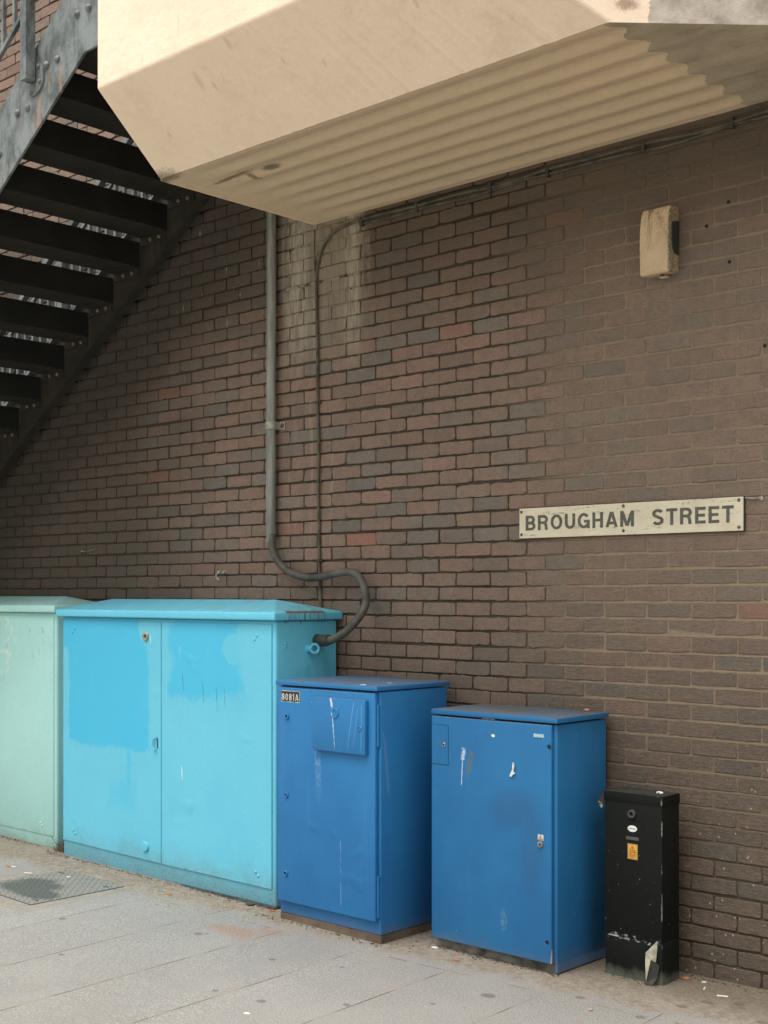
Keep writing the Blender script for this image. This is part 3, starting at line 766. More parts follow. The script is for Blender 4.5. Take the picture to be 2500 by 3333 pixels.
def _arc(cx, cy, rx, ry, a0, a1, n=12):
    return [(cx + rx * math.cos(R(a0 + (a1 - a0) * k / n)), cy + ry * math.sin(R(a0 + (a1 - a0) * k / n))) for k in range(n + 1)]
T_ = 0.19          # stroke weight for a letter one unit high
h_ = T_ / 2
GLY = {   # width, list of centre-line strokes
 'B': (0.66, [[(h_, 0), (h_, 1)], [(h_, h_), (0.36, h_)] + _arc(0.36, 0.29, 0.205, 0.195, -90, 90) + [(h_, 0.485)], [(h_, 1 - h_), (0.34, 1 - h_)] + _arc(0.34, 0.71, 0.19, 0.195, 90, -90) + [(h_, 0.515)]]),
 'R': (0.68, [[(h_, 0), (h_, 1)], [(h_, 1 - h_), (0.37, 1 - h_)] + _arc(0.37, 0.70, 0.20, 0.205, 90, -90) + [(h_, 0.495)], [(0.38, 0.49), (0.50, 0.40), (0.535, 0.26), (0.56, 0.0)]]),
 'O': (0.76, [_arc(0.38, 0.5, 0.38 - h_, 0.5 - h_, 0, 360, 32)]),
 'U': (0.66, [[(h_, 1), (h_, 0.36)] + _arc(0.33, 0.36, 0.33 - h_, 0.36 - h_, 180, 360, 18) + [(0.66 - h_, 1)]]),
 'G': (0.76, [_arc(0.38, 0.5, 0.38 - h_, 0.5 - h_, 38, 330, 28), [(0.40, 0.46), (0.76 - h_, 0.46), (0.76 - h_, 0.0)]]),
 'H': (0.66, [[(h_, 0), (h_, 1)], [(0.66 - h_, 0), (0.66 - h_, 1)], [(h_, 0.5), (0.66 - h_, 0.5)]]),
 'A': (0.72, [[(h_ * 0.9, 0), (0.345, 1 - 0.02)], [(0.72 - h_ * 0.9, 0), (0.375, 1 - 0.02)], [(0.17, 0.27), (0.55, 0.27)]]),
 'M': (0.82, [[(h_, 0), (h_, 1)], [(0.82 - h_, 0), (0.82 - h_, 1)], [(0.12, 0.95), (0.40, 0.06)], [(0.70, 0.95), (0.42, 0.06)]]),
 'S': (0.66, [_arc(0.33, 0.72, 0.235, 0.28 - h_, 25, 250, 16) + _arc(0.33, 0.285, 0.24, 0.285 - h_, 72, -155, 18)]),
 'T': (0.62, [[(0, 1 - h_), (0.62, 1 - h_)], [(0.31, 0), (0.31, 1)]]),
 'E': (0.58, [[(h_, 0), (h_, 1)], [(h_, 1 - h_), (0.58, 1 - h_)], [(h_, 0.5), (0.54, 0.5)], [(h_, h_), (0.58, h_)]]),
 '8': (0.58, [_arc(0.29, 0.73, 0.175, 0.27 - h_, 0, 360, 24), _arc(0.29, 0.28, 0.195, 0.28 - h_, 0, 360, 24)]),
 '0': (0.58, [_arc(0.29, 0.5, 0.29 - h_, 0.5 - h_, 0, 360, 30)]),
 '1': (0.38, [[(0.25, 0), (0.25, 1)], [(0.03, 0.76), (0.20, 0.84), (0.25, 0.97)]]),
}
def sign_bm(word, x0, x1, z0, z1, y, depth=0.0012, gap=0.13, wt=1.0):
    """grotesque capitals cut from strokes, each stroke a hair prouder than the last"""
    tot = sum(GLY[c][0] for c in word) + gap * (len(word) - 1)
    sx = (x1 - x0) / tot; sz = z1 - z0
    bm = bmesh.new()
    u0 = 0.0; lay = 0
    for ch in word:
        wd, strokes = GLY[ch]
        for st in strokes:
            lay = (lay + 1) % 5
            d = depth + lay * 0.00006
            n = len(st); closed = (abs(st[0][0] - st[-1][0]) < 1e-6 and abs(st[0][1] - st[-1][1]) < 1e-6)
            L_, R_ = [], []
            for i, p in enumerate(st):
                a = st[i - 1] if i > 0 else (st[-2] if closed else p)
                b = st[i + 1] if i < n - 1 else (st[1] if closed else p)
                d1 = Vector((p[0] - a[0], p[1] - a[1])); d2 = Vector((b[0] - p[0], b[1] - p[1]))
                if d1.length < 1e-6: d1 = d2
                if d2.length < 1e-6: d2 = d1
                d1.normalize(); d2.normalize()
                n1 = Vector((-d1.y, d1.x)); n2 = Vector((-d2.y, d2.x)); m = (n1 + n2)
                m = m.normalized() if m.length > 1e-6 else n1
                k = h_ * wt / max(0.5, m.dot(n1))
                L_.append((p[0] + m.x * k, p[1] + m.y * k)); R_.append((p[0] - m.x * k, p[1] - m.y * k))
            def P(q, yy): return bm.verts.new((x0 + (u0 + q[0]) * sx, yy, z0 + min(1.0, max(0.0, q[1])) * sz))
            fl = [P(q, y - d) for q in L_]; fr = [P(q, y - d) for q in R_]; bl = [P(q, y) for q in L_]; br = [P(q, y) for q in R_]
            for i in range(n - 1):
                bm.faces.new((fl[i], fl[i + 1], fr[i + 1], fr[i])); bm.faces.new((fl[i], bl[i], bl[i + 1], fl[i + 1])); bm.faces.new((fr[i], fr[i + 1], br[i + 1], br[i]))
            if not closed:
                bm.faces.new((fl[0], fr[0], br[0], bl[0])); bm.faces.new((fl[-1], bl[-1], br[-1], fr[-1]))
        u0 += wd + gap
    return bm

# ------------------------------------------------------------------ ground
def gz(x, y):
    """lie of the paving: it rises very slightly to the left"""
    return 0.0 if x > 1.0 else min(0.05, (1.0 - x) * 0.0125)

def build_ground():
    bm = bmesh.new()
    xs = [-300, -60, -20, -10] + list(np.arange(-6, 6.01, 0.25)) + [10, 20, 60, 300]
    ys = [-300, -60, -20, -10] + list(np.arange(-6, 0.01, 0.25)) + [0.3]
    g = [[bm.verts.new((x, y, gz(x, y))) for y in ys] for x in xs]
    for i in range(len(xs) - 1):
        for j in range(len(ys) - 1):
            bm.faces.new((g[i][j], g[i + 1][j], g[i + 1][j + 1], g[i][j + 1]))
    o = obj('pavement', bm, M['paving'], smooth=True)
    tag(o, 'pale grey granite slab pavement with sandy mortar along the wall', kind='structure')
build_ground()
def build_bounce_ground():  # unseen sheet added to bounce light up under the walkway
    bm = bmesh.new()
    v = [bm.verts.new(p) for p in ((-300, -300, 0.052), (300, -300, 0.052), (300, -7.5, 0.052), (-300, -7.5, 0.052))]
    bm.faces.new(v)
    o = obj('bounce_ground', bm, M['bounce_ground']); tag(o, 'unseen street sheet beyond the pavement, made pale to bounce light', kind='structure')
build_bounce_ground()

# ------------------------------------------------------------------ brick wall (real bricks, raked joints)
AX = -0.0134 + 5.0
BZ = -0.0352 + 1.679
def ft(x):
    t = min(1, max(0, (x - 0.95) / 0.65)); return t * t * (3 - 2 * t)
def build_wall():
    V, F, T, MI = [], [], [], []
    vi = 0
    j0 = math.floor((-0.08 - BZ) / 0.075); j1 = math.ceil((7.2 - BZ) / 0.075)
    i0, i1 = -9.0, 8.6
    for j in range(j0, j1):
        z0 = BZ + j * 0.075
        # joints sit where (I + J) is odd with half-brick pitch 0.1125
        k = math.floor((i0 - AX) / 0.1125)
        if (k + j) % 2 == 0: k += 1
        x = AX + k * 0.1125
        jitz = rng.normal(0, 0.0009)
        wob = rng.uniform(0, 6.28)
        while x < i1:
            x0 = x; x1 = x + 0.225
            x += 0.225
            fine = (-4.3 < x0 < 3.4)
            f = ft(x0)
            gx = 0.0035 + 0.0005 * rng.normal()
            gz0 = 0.0048 + 0.0013 * rng.random()
            a0, a1 = x0 + gx + rng.normal(0, 0.0011), x1 - gx + rng.normal(0, 0.0011)
            wz = 0.0022 * math.sin(x0 * 1.7 + wob) + jitz
            b0, b1 = z0 + gz0 + wz + rng.normal(0, 0.0007), z0 + 0.075 - 0.0042 + wz + rng.normal(0, 0.0009)
            yf = rng.normal(0, 0.0012 * (1 - 0.5 * f)); tl = rng.normal(0, 0.0014) * (1 - 0.6 * f); tz = rng.normal(0, 0.0010)
            nx, nz = (7, 3) if fine else (1, 1)
            out = []
            for q in range(nx): out.append((a0 + (a1 - a0) * q / nx, b0, 0))
            for q in range(nz): out.append((a1, b0 + (b1 - b0) * q / nz, 1))
            for q in range(nx): out.append((a1 - (a1 - a0) * q / nx, b1, 0))
            for q in range(nz): out.append((a0, b1 - (b1 - b0) * q / nz, 1))
            n = len(out)
            cx, cz = (a0 + a1) / 2, (b0 + b1) / 2
            amp = 0.0011 if fine else 0
            worn = rng.random() < 0.35
            pts = []
            for q, (px, pz, _) in enumerate(out):
                px += rng.normal(0, amp); pz += rng.normal(0, amp * (1.5 if worn else 1))
                corner = (abs(abs(px - cx) - (a1 - a0) / 2) < 0.004) and (abs(abs(pz - cz) - (b1 - b0) / 2) < 0.004)
                if corner:
                    c = rng.uniform(0.001, 0.006 if worn else 0.003)
                    px -= math.copysign(c, px - cx); pz -= math.copysign(c * 0.7, pz - cz)
                pts.append((px, pz))
            inn = 0.0028
            for ring in range(3):
                for (px, pz) in pts:
                    if ring == 0: yy, s_ = 0.030, 0.0
                    elif ring == 1: yy, s_ = 0.0024, 0.0
                    else: yy, s_ = 0.0, inn
                    qx = px - math.copysign(min(s_, abs(px - cx)), px - cx); qz = pz - math.copysign(min(s_, abs(pz - cz)), pz - cz)
                    V.append((qx, yy + yf + tl * (qx - cx) / 0.11 + tz * (qz - cz) / 0.03, qz))
            for ring in range(2):
                b = vi + ring * n
                for q in range(n):
                    F.append((b + q, b + (q + 1) % n, b + n + (q + 1) % n, b + n + q)); MI.append(0)
            F.append(tuple(vi + 2 * n + q for q in range(n))); MI.append(0)
            hue = float(np.clip(rng.normal(0.54, 0.21), 0, 1)); val = float(np.clip(rng.normal(0.5, 0.27), 0, 1)); r3 = float(rng.random())
            T += [(hue, val, r3, 1.0)] * (3 * n)
            vi += 3 * n
        # struck bed joint: slopes out from under the upper brick (z up) to the lower one
        xs = np.arange(i0, i1, 0.10)
        for X0 in xs:
            X1 = X0 + 0.10
            row = []
            for X in (X0, X1):
                f = ft(X) * min(1, max(0, (z0 - 0.35) / 0.4)) if X < 8 else 1
                fl = 0.5 + 0.5 * math.sin(X * 2.3 + j * 1.7 + 2 * math.sin(X * 0.9 + j * 0.37)); fl = fl * fl
                dt = (0.0150 - 0.004 * fl) * (1 - f) + 0.0092 * f + 0.0008 * math.sin(X * 31 + j); db = (0.0125 - 0.0085 * fl) * (1 - f) + 0.0006 * f + 0.0008 * math.sin(X * 23 + j * 2)
                wz = 0.0022 * math.sin(X * 1.7 + wob) + jitz
                dt += 0.004 * f
                wz += 0.0007 * math.sin(X * 19 + j * 2.1)
                row.append((X, db, z0 - 0.0065 + wz)); row.append((X, db + 0.0008 + 0.0016 * (1 - f), z0 - 0.0004 + wz)); row.append((X, dt, z0 + 0.0085 + wz))
            V += row; T += [(0.5, 0.5, 0.5, 1)] * 6
            F.append((vi, vi + 3, vi + 4, vi + 1)); F.append((vi + 1, vi + 4, vi + 5, vi + 2)); MI += [1, 1]; vi += 6
    # mortar bed behind the bricks (shows in the upright joints)
    for X0 in np.arange(i0, i1, 0.2):
        for (za, zb) in ((-0.2, 0.35), (0.35, 0.75), (0.75, 7.25)):
            for (X, Z) in ((X0, za), (X0 + 0.2, za), (X0 + 0.2, zb), (X0, zb)):
                f = ft(X) * min(1, max(0, (Z - 0.35) / 0.4))
                V.append((X, 0.0095 * (1 - f) + 0.0030 * f, Z)); T.append((0.5, 0.5, 0.5, 1))
            F.append((vi, vi + 1, vi + 2, vi + 3)); MI.append(1); vi += 4
    # back and ends give the wall its thickness
    b = [(i0, 0.34, -0.2), (i1, 0.34, -0.2), (i1, 0.34, 7.25), (i0, 0.34, 7.25), (i0, 0.012, -0.2), (i1, 0.012, -0.2), (i1, 0.012, 7.25), (i0, 0.012, 7.25)]
    V += b; T += [(0.5, 0.5, 0.5, 1)] * 8
    for fc in ((1, 0, 3, 2), (3, 7, 6, 2), (0, 4, 7, 3), (5, 1, 2, 6)):
        F.append(tuple(vi + q for q in fc)); MI.append(1)
    me = bpy.data.meshes.new('brick_wall')
    me.from_pydata(V, [], F)
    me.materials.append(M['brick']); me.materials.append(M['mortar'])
    me.polygons.foreach_set('material_index', MI)
    at = me.attributes.new('tone', 'FLOAT_COLOR', 'POINT')
    at.data.foreach_set('color', np.array(T, dtype=np.float32).ravel())
    me.update()
    o = bpy.data.objects.new('brick_wall', me); COL.objects.link(o)
    tag(o, 'long brown brick wall rising behind the cabinets and the stair', 'wall')
build_wall()

# ------------------------------------------------------------------ walkway (cream painted concrete)
def build_walkway():
    th = thing('walkway', (1.0, -0.7, 3.772), 'cream painted raised walkway with ribbed soffit overhanging the wall', 'walkway')
    XE = -0.308; C = 3.459; ZS = 3.772
    def xd(y): return C + y
    # chamfer + fascia + deck shell, cut on the diagonal
    prof = [(-1.104, ZS), (-1.48, 4.118), (-1.48, 5.45), (-1.34, 5.45), (-1.34, 4.50), (0.0, 4.50)]
    bm = bmesh.new()
    L = [bm.verts.new((XE, y, z)) for (y, z) in prof]; Rr = [bm.verts.new((xd(y), y, z)) for (y, z) in prof]
    for i in range(len(prof) - 1):
        bm.faces.new((L[i], Rr[i], Rr[i + 1], L[i + 1]))
    # left end face and diagonal face
    l0 = bm.verts.new((XE, 0.0, ZS)); r0 = bm.verts.new((xd(0.0), 0.0, ZS))
    bm.faces.new([L[i] for i in range(len(prof))] + [l0])
    bm.faces.new([Rr[i] for i in range(len(prof))] + [r0])
    long_e = [e for e in bm.edges if abs(e.verts[0].co.x - e.verts[1].co.x) > 1.0 and abs(e.verts[0].co.y - e.verts[1].co.y) < 0.01]
    bmesh.ops.subdivide_edges(bm, edges=long_e, cuts=90)
    rj = random.Random(3)
    for v in bm.verts:
        if XE + 0.01 < v.co.x < xd(v.co.y) - 0.01 and v.co.y < -0.5:
            k = 0.0012 * math.sin(v.co.x * 3.1 + v.co.z * 5) + rj.gauss(0, 0.0007)
            v.co.z += k; v.co.y += k * 0.6
    body = obj('parapet', bm, M['cream'], th)
    bv = body.modifiers.new('bev', 'BEVEL'); bv.width = 0.010; bv.segments = 2; bv.limit_method = 'ANGLE'; bv.angle_limit = R(20)
    # parapet along the diagonal edge
    bm = bmesh.new()
    n = Vector((1, -1, 0)).normalized(); d = Vector((1, 1, 0)).normalized()
    a = Vector((xd(-1.48), -1.48, 0)); b = Vector((xd(0), 0, 0))
    q = [a + n * 0.003, b + n * 0.003, b - n * 0.13, a - n * 0.13]
    v0 = [bm.verts.new((p.x, min(p.y, -0.002), 4.49)) for p in q]; v1 = [bm.verts.new((p.x, min(p.y, -0.002), 5.45)) for p in q]
    bm.faces.new(v0); bm.faces.new(v1[::-1])
    for i in range(4): bm.faces.new((v0[i], v1[i], v1[(i + 1) % 4], v0[(i + 1) % 4]))
    obj('diagonal_parapet', bm, M['cream'], th)
    # ribbed soffit
    bm = bmesh.new()
    ys = np.linspace(-1.104, 0.0, 150)
    xs = [XE, XE + 0.02, XE + 0.06] + list(np.arange(XE + 0.10, 3.5, 0.09))
    def zr(x, y):
        t = min(1, max(0, (x - (XE + 0.12 + 0.02 * math.sin(y * 9))) / 0.30)); t = t * t * (3 - 2 * t)
        e = min(1, max(0, (y + 1.104) / 0.035)) * min(1, max(0, (-y) / 0.03))
        rgt = 1 - min(1, max(0, (x - 2.32) / 0.08)) * 0.80
        s = math.asin(0.97 * math.sin(2 * math.pi * (y + 0.075) / 0.149)) / math.asin(0.97)   # rounded triangle wave
        return ZS + 0.0068 * (1 - s) * t * e * rgt
    grid = []
    for y in ys:
        row = []
        xr = xd(y)
        for x in xs:
            row.append(bm.verts.new((min(x, xr), y, zr(min(x, xr), y))))
        grid.append(row)
    for i in range(len(ys) - 1):
        for k in range(len(xs) - 1):
            vs = (grid[i][k], grid[i][k + 1], grid[i + 1][k + 1], grid[i + 1][k])
            if xs[k] >= xd(ys[i + 1]): continue
            try: bm.faces.new(vs)
            except Exception: pass
    bmesh.ops.remove_doubles(bm, verts=bm.verts[:], dist=0.0004)
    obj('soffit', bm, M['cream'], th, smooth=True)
    # thin drip lip along the free end
    bm = bmesh.new(); bx(bm, XE - 0.008, XE + 0.006, -1.09, -0.003, ZS - 0.006, ZS + 0.05, 0.002)
    obj('drip_edge', bm, M['cream'], th)
build_walkway()

# ------------------------------------------------------------------ steel stair
RUN, RISE = 0.281, 0.1827
YN, YF = -1.325, -0.125       # outer plate, wall-side plate
def zlow(x): return 4.005 + 0.667 * (x + 1.278)
def rail_z(x, off):  # line parallel to the flight
    return zlow(x) + off

def build_stair():
    st = thing('staircase', (-6.5, -0.7, 0.04), 'grey steel staircase with open treads climbing the wall to the walkway', 'stairs')
    XK = -0.630; XEND = -0.325; XB = -7.15
    H = 0.44
    def stringer(y0, y1, mat, nm):
        bm = bmesh.new()
        pts = [(XB, zlow(XB)), (XK, zlow(XK)), (XEND, zlow(XK)), (XEND, zlow(XK) + H), (XK - 0.01, zlow(XK) + H), (XB, zlow(XB) + H)]
        pts[0] = (XB, max(0.05, zlow(XB)))
        poly_prism(bm, pts, None, 'y', y0, y1)
        bmesh.ops.bevel(bm, geom=bm.edges[:], offset=0.002, segments=1, affect='EDGES')
        return obj(nm, bm, mat, st)
    so = stringer(YN - 0.006, YN + 0.006, M['steel'], 'stringer')
    si = stringer(YF - 0.006, YF + 0.006, M['under'], 'stringer')
    # flanges turned toward the steps (outer) and wall (inner)
    for (ya, yb, par, mat) in ((YN + 0.006, YN + 0.012, so, M['under']), (YF + 0.006, YF + 0.060, si, M['under'])):
        bm = bmesh.new()
        pts = [(XB, zlow(XB)), (XK, zlow(XK)), (XEND, zlow(XK)), (XEND, zlow(XK) + 0.010), (XK - 0.004, zlow(XK) + 0.010), (XB, zlow(XB) + 0.012)]
        poly_prism(bm, pts, None, 'y', ya, yb)
        obj('flange', bm, mat, par)
    # treads
    first = None
    N = 21
    for k in range(-2, N):
        X = -1.497 - RUN * k; zt = 4.097 - RISE * k; zb = 3.944 - RISE * k
        if k == -2: zt = 4.455
        if zb < 0.1: break
        nm = 'tread'
        bm = bmesh.new()
        # tread tray: plate with a turned-down lip at the nosing and toe
        bx(bm, X - RUN + 0.004, X - 0.006, YN + 0.012, YF - 0.008, zb, zb + 0.028, 0.003, 1)
        t = obj(nm, bm, M['under'], st)
        bm = bmesh.new()
        bx(bm, X - 0.006, X + 0.002, YN + 0.013, YF - 0.009, zb - 0.004, zt, 0.0015, 1)
        obj('riser', bm, M['riser'], t)
        # wall-side angle cleat with bolts
        bm = bmesh.new()
        bx(bm, X - RUN + 0.015, X - 0.012, YF - 0.014, YF - 0.0062, zb - 0.062, zb - 0.001)
        bx(bm, X - RUN + 0.015, X - 0.012, YF - 0.070, YF - 0.0145, zb - 0.009, zb - 0.0012)
        obj('cleat', bm, M['under'], t)
        if -1 <= k <= 9:
            for dx in (0.07, 0.16):
                bm = bmesh.new()
                lathe(bm, [(0.013, 0.0), (0.013, 0.006), (0.009, 0.011)], (X - RUN + 0.05 + dx, YF - 0.0141, zb - 0.034), 'y', 8)
                obj('bolt', bm, M['paleb'], t)
        # outer-plate bolt pair
        if k <= 8:
            for (dx, dz) in ((0.263, 0.0), (0.364, 0.003)):
                bx0, bz0 = -1.497 - RUN * k + dx - 0.0, 4.277 - RISE * k + dz
                bx0 -= 0.018
                bm = bmesh.new()
                lathe(bm, [(0.021, 0.0), (0.021, 0.004), (0.018, 0.010), (0.010, 0.016), (0.002, 0.018)], (bx0, YN - 0.006, bz0), 'y', 14)
                obj('bolt', bm, M['bolt'], so, smooth=True)
    # landing deck
    bm = bmesh.new(); bx(bm, -0.933, -0.325, YN + 0.012, YF - 0.008, 4.478, 4.51, 0.002, 1)
    obj('landing', bm, M['under'], st)
    # balustrades: outer side and wall side
    def balustrade(y, xs_post, x0, x1, mats, nm, light, o_low, o_mid, o_top, pitch):
        b = bpy.data.objects.new(nm, None); COL.objects.link(b); b.parent = st
        b.location = Vector((0, 0, 0))
        b['label'] = 'balustrade of square bars along the ' + ('street side' if light else 'wall side') + ' of the stair'
        def rail(off, hh, d=0.022):
            bm = bmesh.new()
            poly_prism(bm, [(x0, rail_z(x0, off)), (x1, rail_z(x1, off)), (x1, rail_z(x1, off) + hh), (x0, rail_z(x0, off) + hh)], None, 'y', y - d / 2, y + d / 2)
            return bm
        obj('bottom_rail', rail(o_low, 0.030), mats, b)
        if not light: obj('middle_rail', rail(o_mid, 0.025), mats, b)
        obj('handrail', rail(o_top, 0.05, 0.045), mats, b)
        for xp in xs_post:
            bm = bmesh.new()
            zb = zlow(xp) + (0.255 if light else 0.30)
            bx(bm, xp - 0.028, xp + 0.028, y - 0.030, y + 0.030, zb, zlow(xp) + o_top, 0.004, 2)
            obj('post', bm, mats, b)
            if light:
                bm = bmesh.new()
                pts = [(xp + 0.004 + 0.088 * math.cos(a), zb + 0.022 + 0.088 * math.sin(a)) for a in np.linspace(R(100), R(-130), 18)]
                poly_prism(bm, pts, None, 'y', YN - 0.018, YN - 0.0062)
                br = obj('bracket', bm, M['steel'], b)
                for (dx, dz) in ((0.050, 0.075), (0.062, -0.005), (-0.020, -0.045)):
                    bm = bmesh.new()
                    lathe(bm, [(0.013, 0.0), (0.013, 0.005), (0.006, 0.011)], (xp + dx, YN - 0.018, zb + dz), 'y', 10)
                    obj('bolt', bm, M['bolt'], b, smooth=True)
        x = x1 - 0.06
        while x > x0 + 0.05:
            if all(abs(x - xp) > 0.06 for xp in xs_post):
                bm = bmesh.new()
                h = 0.010 if light else 0.011
                bx(bm, x - h, x + h, y - h, y + h, zlow(x) + o_low + 0.02, zlow(x) + (o_top if light else o_mid) + 0.005)
                obj('baluster', bm, mats, b)
            x -= pitch
        return b
    balustrade(YN - 0.052, [-1.080, -2.28, -3.48], -4.2, -0.36, M['steel'], 'balustrade', True, 0.635, 1.02, 1.38, 0.112)
    balustrade(YF - 0.03, [-1.20, -2.60, -4.00], -4.6, -0.50, M['steel'], 'balustrade', False, 0.365, 0.825, 0.935, 0.096)
build_stair()

# ------------------------------------------------------------------ cabinets
def lid_bm(x0, x1, y0, y1, z0, z1, rx0, rx1, ry, rz, bev=0.009):
    bm = bmesh.new()
    b = [bm.verts.new(p) for p in ((x0, y0, z0), (x1, y0, z0), (x1, y1, z0), (x0, y1, z0))]
    t = [bm.verts.new(p) for p in ((x0, y0, z1), (x1, y0, z1), (x1, y1, z1), (x0, y1, z1))]
    r = [bm.verts.new((rx0, ry, rz)), bm.verts.new((rx1, ry, rz))]
    bm.faces.new(b[::-1])
    for i in range(4): bm.faces.new((b[i], b[(i + 1) % 4], t[(i + 1) % 4], t[i]))
    bm.faces.new((t[0], t[1], r[1], r[0])); bm.faces.new((t[2], t[3], r[0], r[1]))
    bm.faces.new((t[1], t[2], r[1])); bm.faces.new((t[3], t[0], r[0]))
    bmesh.ops.bevel(bm, geom=bm.edges[:], offset=bev, segments=3, affect='EDGES', profile=0.6)
    return bm

def rivet(parent, x, y, z, mat, r=0.008, axis='y'):
    bm = bmesh.new()
    lathe(bm, [(r * 1.25, 0.0), (r * 1.2, 0.0015), (r * 0.7, 0.0045), (r * 0.2, 0.0055)], (x, y, z), axis, 12)
    obj('rivet', bm, mat, parent, smooth=True)

def ring(parent, name, x, y, z, r, d, mat, hole=True, rin=0.5):
    bm = bmesh.new()
    lathe(bm, [(r, 0.0), (r, d * 0.6), (r * 0.88, d), (r * rin * 1.1, d), (r * rin, d * 0.8), (r * rin * 0.9, d * 0.15)], (x, y, z), 'y', 22)
    o = obj(name, bm, mat, parent, smooth=True)
    if hole:
        bm = bmesh.new()
        lathe(bm, [(r * rin * 0.86, 0.0), (r * rin * 0.86, d * 0.2)], (x, y - 0.0002, z), 'y', 16)
        obj('keyhole', bm, M['dark'], o)
    return o

# ---- mint cabinet
def build_mint():
    th = thing('utility_cabinet', (-3.2, -0.22, 0.05), 'pale mint green street cabinet at the left edge, beside the sky blue one', 'cabinet', 'painted street cabinets along the wall')
    m = M['mint']
    bm = bmesh.new(); bx(bm, -4.15, -2.262, -0.424, -0.02, 0.035, 1.562, 0.014, 3); body = obj('body', bm, m, th, smooth=True)
    for (a, b) in ((-4.13, -3.206), (-3.198, -2.292)):
        bm = bmesh.new(); bx(bm, a, b, -0.430, -0.4235, 0.118, 1.538, 0.003, 2); d = obj('door', bm, m, th, smooth=True)
        for (x, z) in ((b - 0.151, 0.191), (b - 0.133, 0.174), (b - 0.13, 1.46), (b - 0.12, 1.44)): rivet(d, x, -0.430, z, m)
    obj('lid', lid_bm(-4.19, -2.236, -0.462, -0.012, 1.562, 1.609, -3.9, -2.47, -0.22, 1.668), m, th, smooth=True)
    bm = bmesh.new(); bx(bm, -4.12, -2.28, -0.418, -0.03, 0.0, 0.034); obj('base', bm, M['mastic'], th)
build_mint()

# ---- sky blue cabinet
def build_cyan():
    th = thing('utility_cabinet', (-1.1, -0.25, 0.02), 'large sky blue double door street cabinet with rust on its hipped lid', 'cabinet', 'painted street cabinets along the wall')
    m = M['cyan']
    bm = bmesh.new(); bx(bm, -2.098, -0.120, -0.4835, -0.025, 0.02, 1.54, 0.012, 3); obj('body', bm, m, th, smooth=True)
    # doors follow a base that dips to the right
    for i, (a, b, zl, zr_) in enumerate(((-2.092, -1.0935, 0.134, 0.118), (-1.089, -0.146, 0.118, 0.114))):
        bm = bmesh.new()
        poly_prism(bm, [(a, zl), (b, zr_), (b, 1.520), (a, 1.520)], None, 'y', -0.4905, -0.4830)
        bmesh.ops.bevel(bm, geom=bm.edges[:], offset=0.0025, segments=2, affect='EDGES')
        d = obj('door', bm, m, th, smooth=True)
        riv = ((-1.962, 1.466), (-1.986, 1.446), (-1.978, 0.208), (-1.958, 0.188)) if i == 0 else ((-0.262, 1.460), (-0.280, 1.439), (-0.271, 0.192), (-0.251, 0.172))
        for (x, z) in riv: rivet(d, x, -0.4905, z, m)
        if i == 0:
            ring(d, 'lock', -1.237, -0.4905, 1.433, 0.028, 0.010, M['clamp'], True, 0.45)
            # pull ring half way up
            bm = bmesh.new()
            pts = [(-1.128 + 0.0 - 0.032 * math.cos(t_), -0.4905 - 0.008 - 0.004 * math.cos(t_), 0.812 + 0.036 * math.sin(t_)) for t_ in np.linspace(-1.45, 1.45, 13)]
            tube(bm, pts, 0.0052, 8); obj('handle', bm, m, d, smooth=True)
            bm = bmesh.new(); bx(bm, -1.128, -1.120, -0.4925, -0.4903, 0.785, 0.845); obj('slot', bm, M['dark'], d)
            bm = bmesh.new(); lathe(bm, [(0.030, 0), (0.030, 0.008), (0.026, 0.012), (0.002, 0.013)], (-1.237, -0.4905, 0.201), 'y', 24); obj('blanking_cap', bm, m, d, smooth=True)
    obj('lid', lid_bm(-2.131, -0.089, -0.522, -0.008, 1.541, 1.585, -1.90, -0.37, -0.255, 1.652), m, th, smooth=True)
    for z in (1.418, 1.402): rivet(th, -0.1195, -0.412, z, m, 0.007, 'x')
    # side lifting eye
    bm = bmesh.new()
    lathe(bm, [(0.024, 0.0), (0.022, 0.010), (0.015, 0.014), (0.013, 0.024)], (-0.1205, -0.245, 1.386), 'x', 14)
    c = (-0.086, -0.232, 1.386)
    pts = [(c[0] + 0.012 * math.cos(a), c[1] + 0.020 * math.cos(a), c[2] + 0.023 * math.sin(a)) for a in np.linspace(0, 2 * math.pi, 19)]
    tube(bm, pts, 0.0085, 8, cap=False)
    obj('lifting_eye', bm, m, th, smooth=True)
    bm = bmesh.new(); bx(bm, -2.115, -0.112, -0.500, -0.03, 0.0, 0.024, 0.004); obj('bedding', bm, M['mastic'], th)
build_cyan()

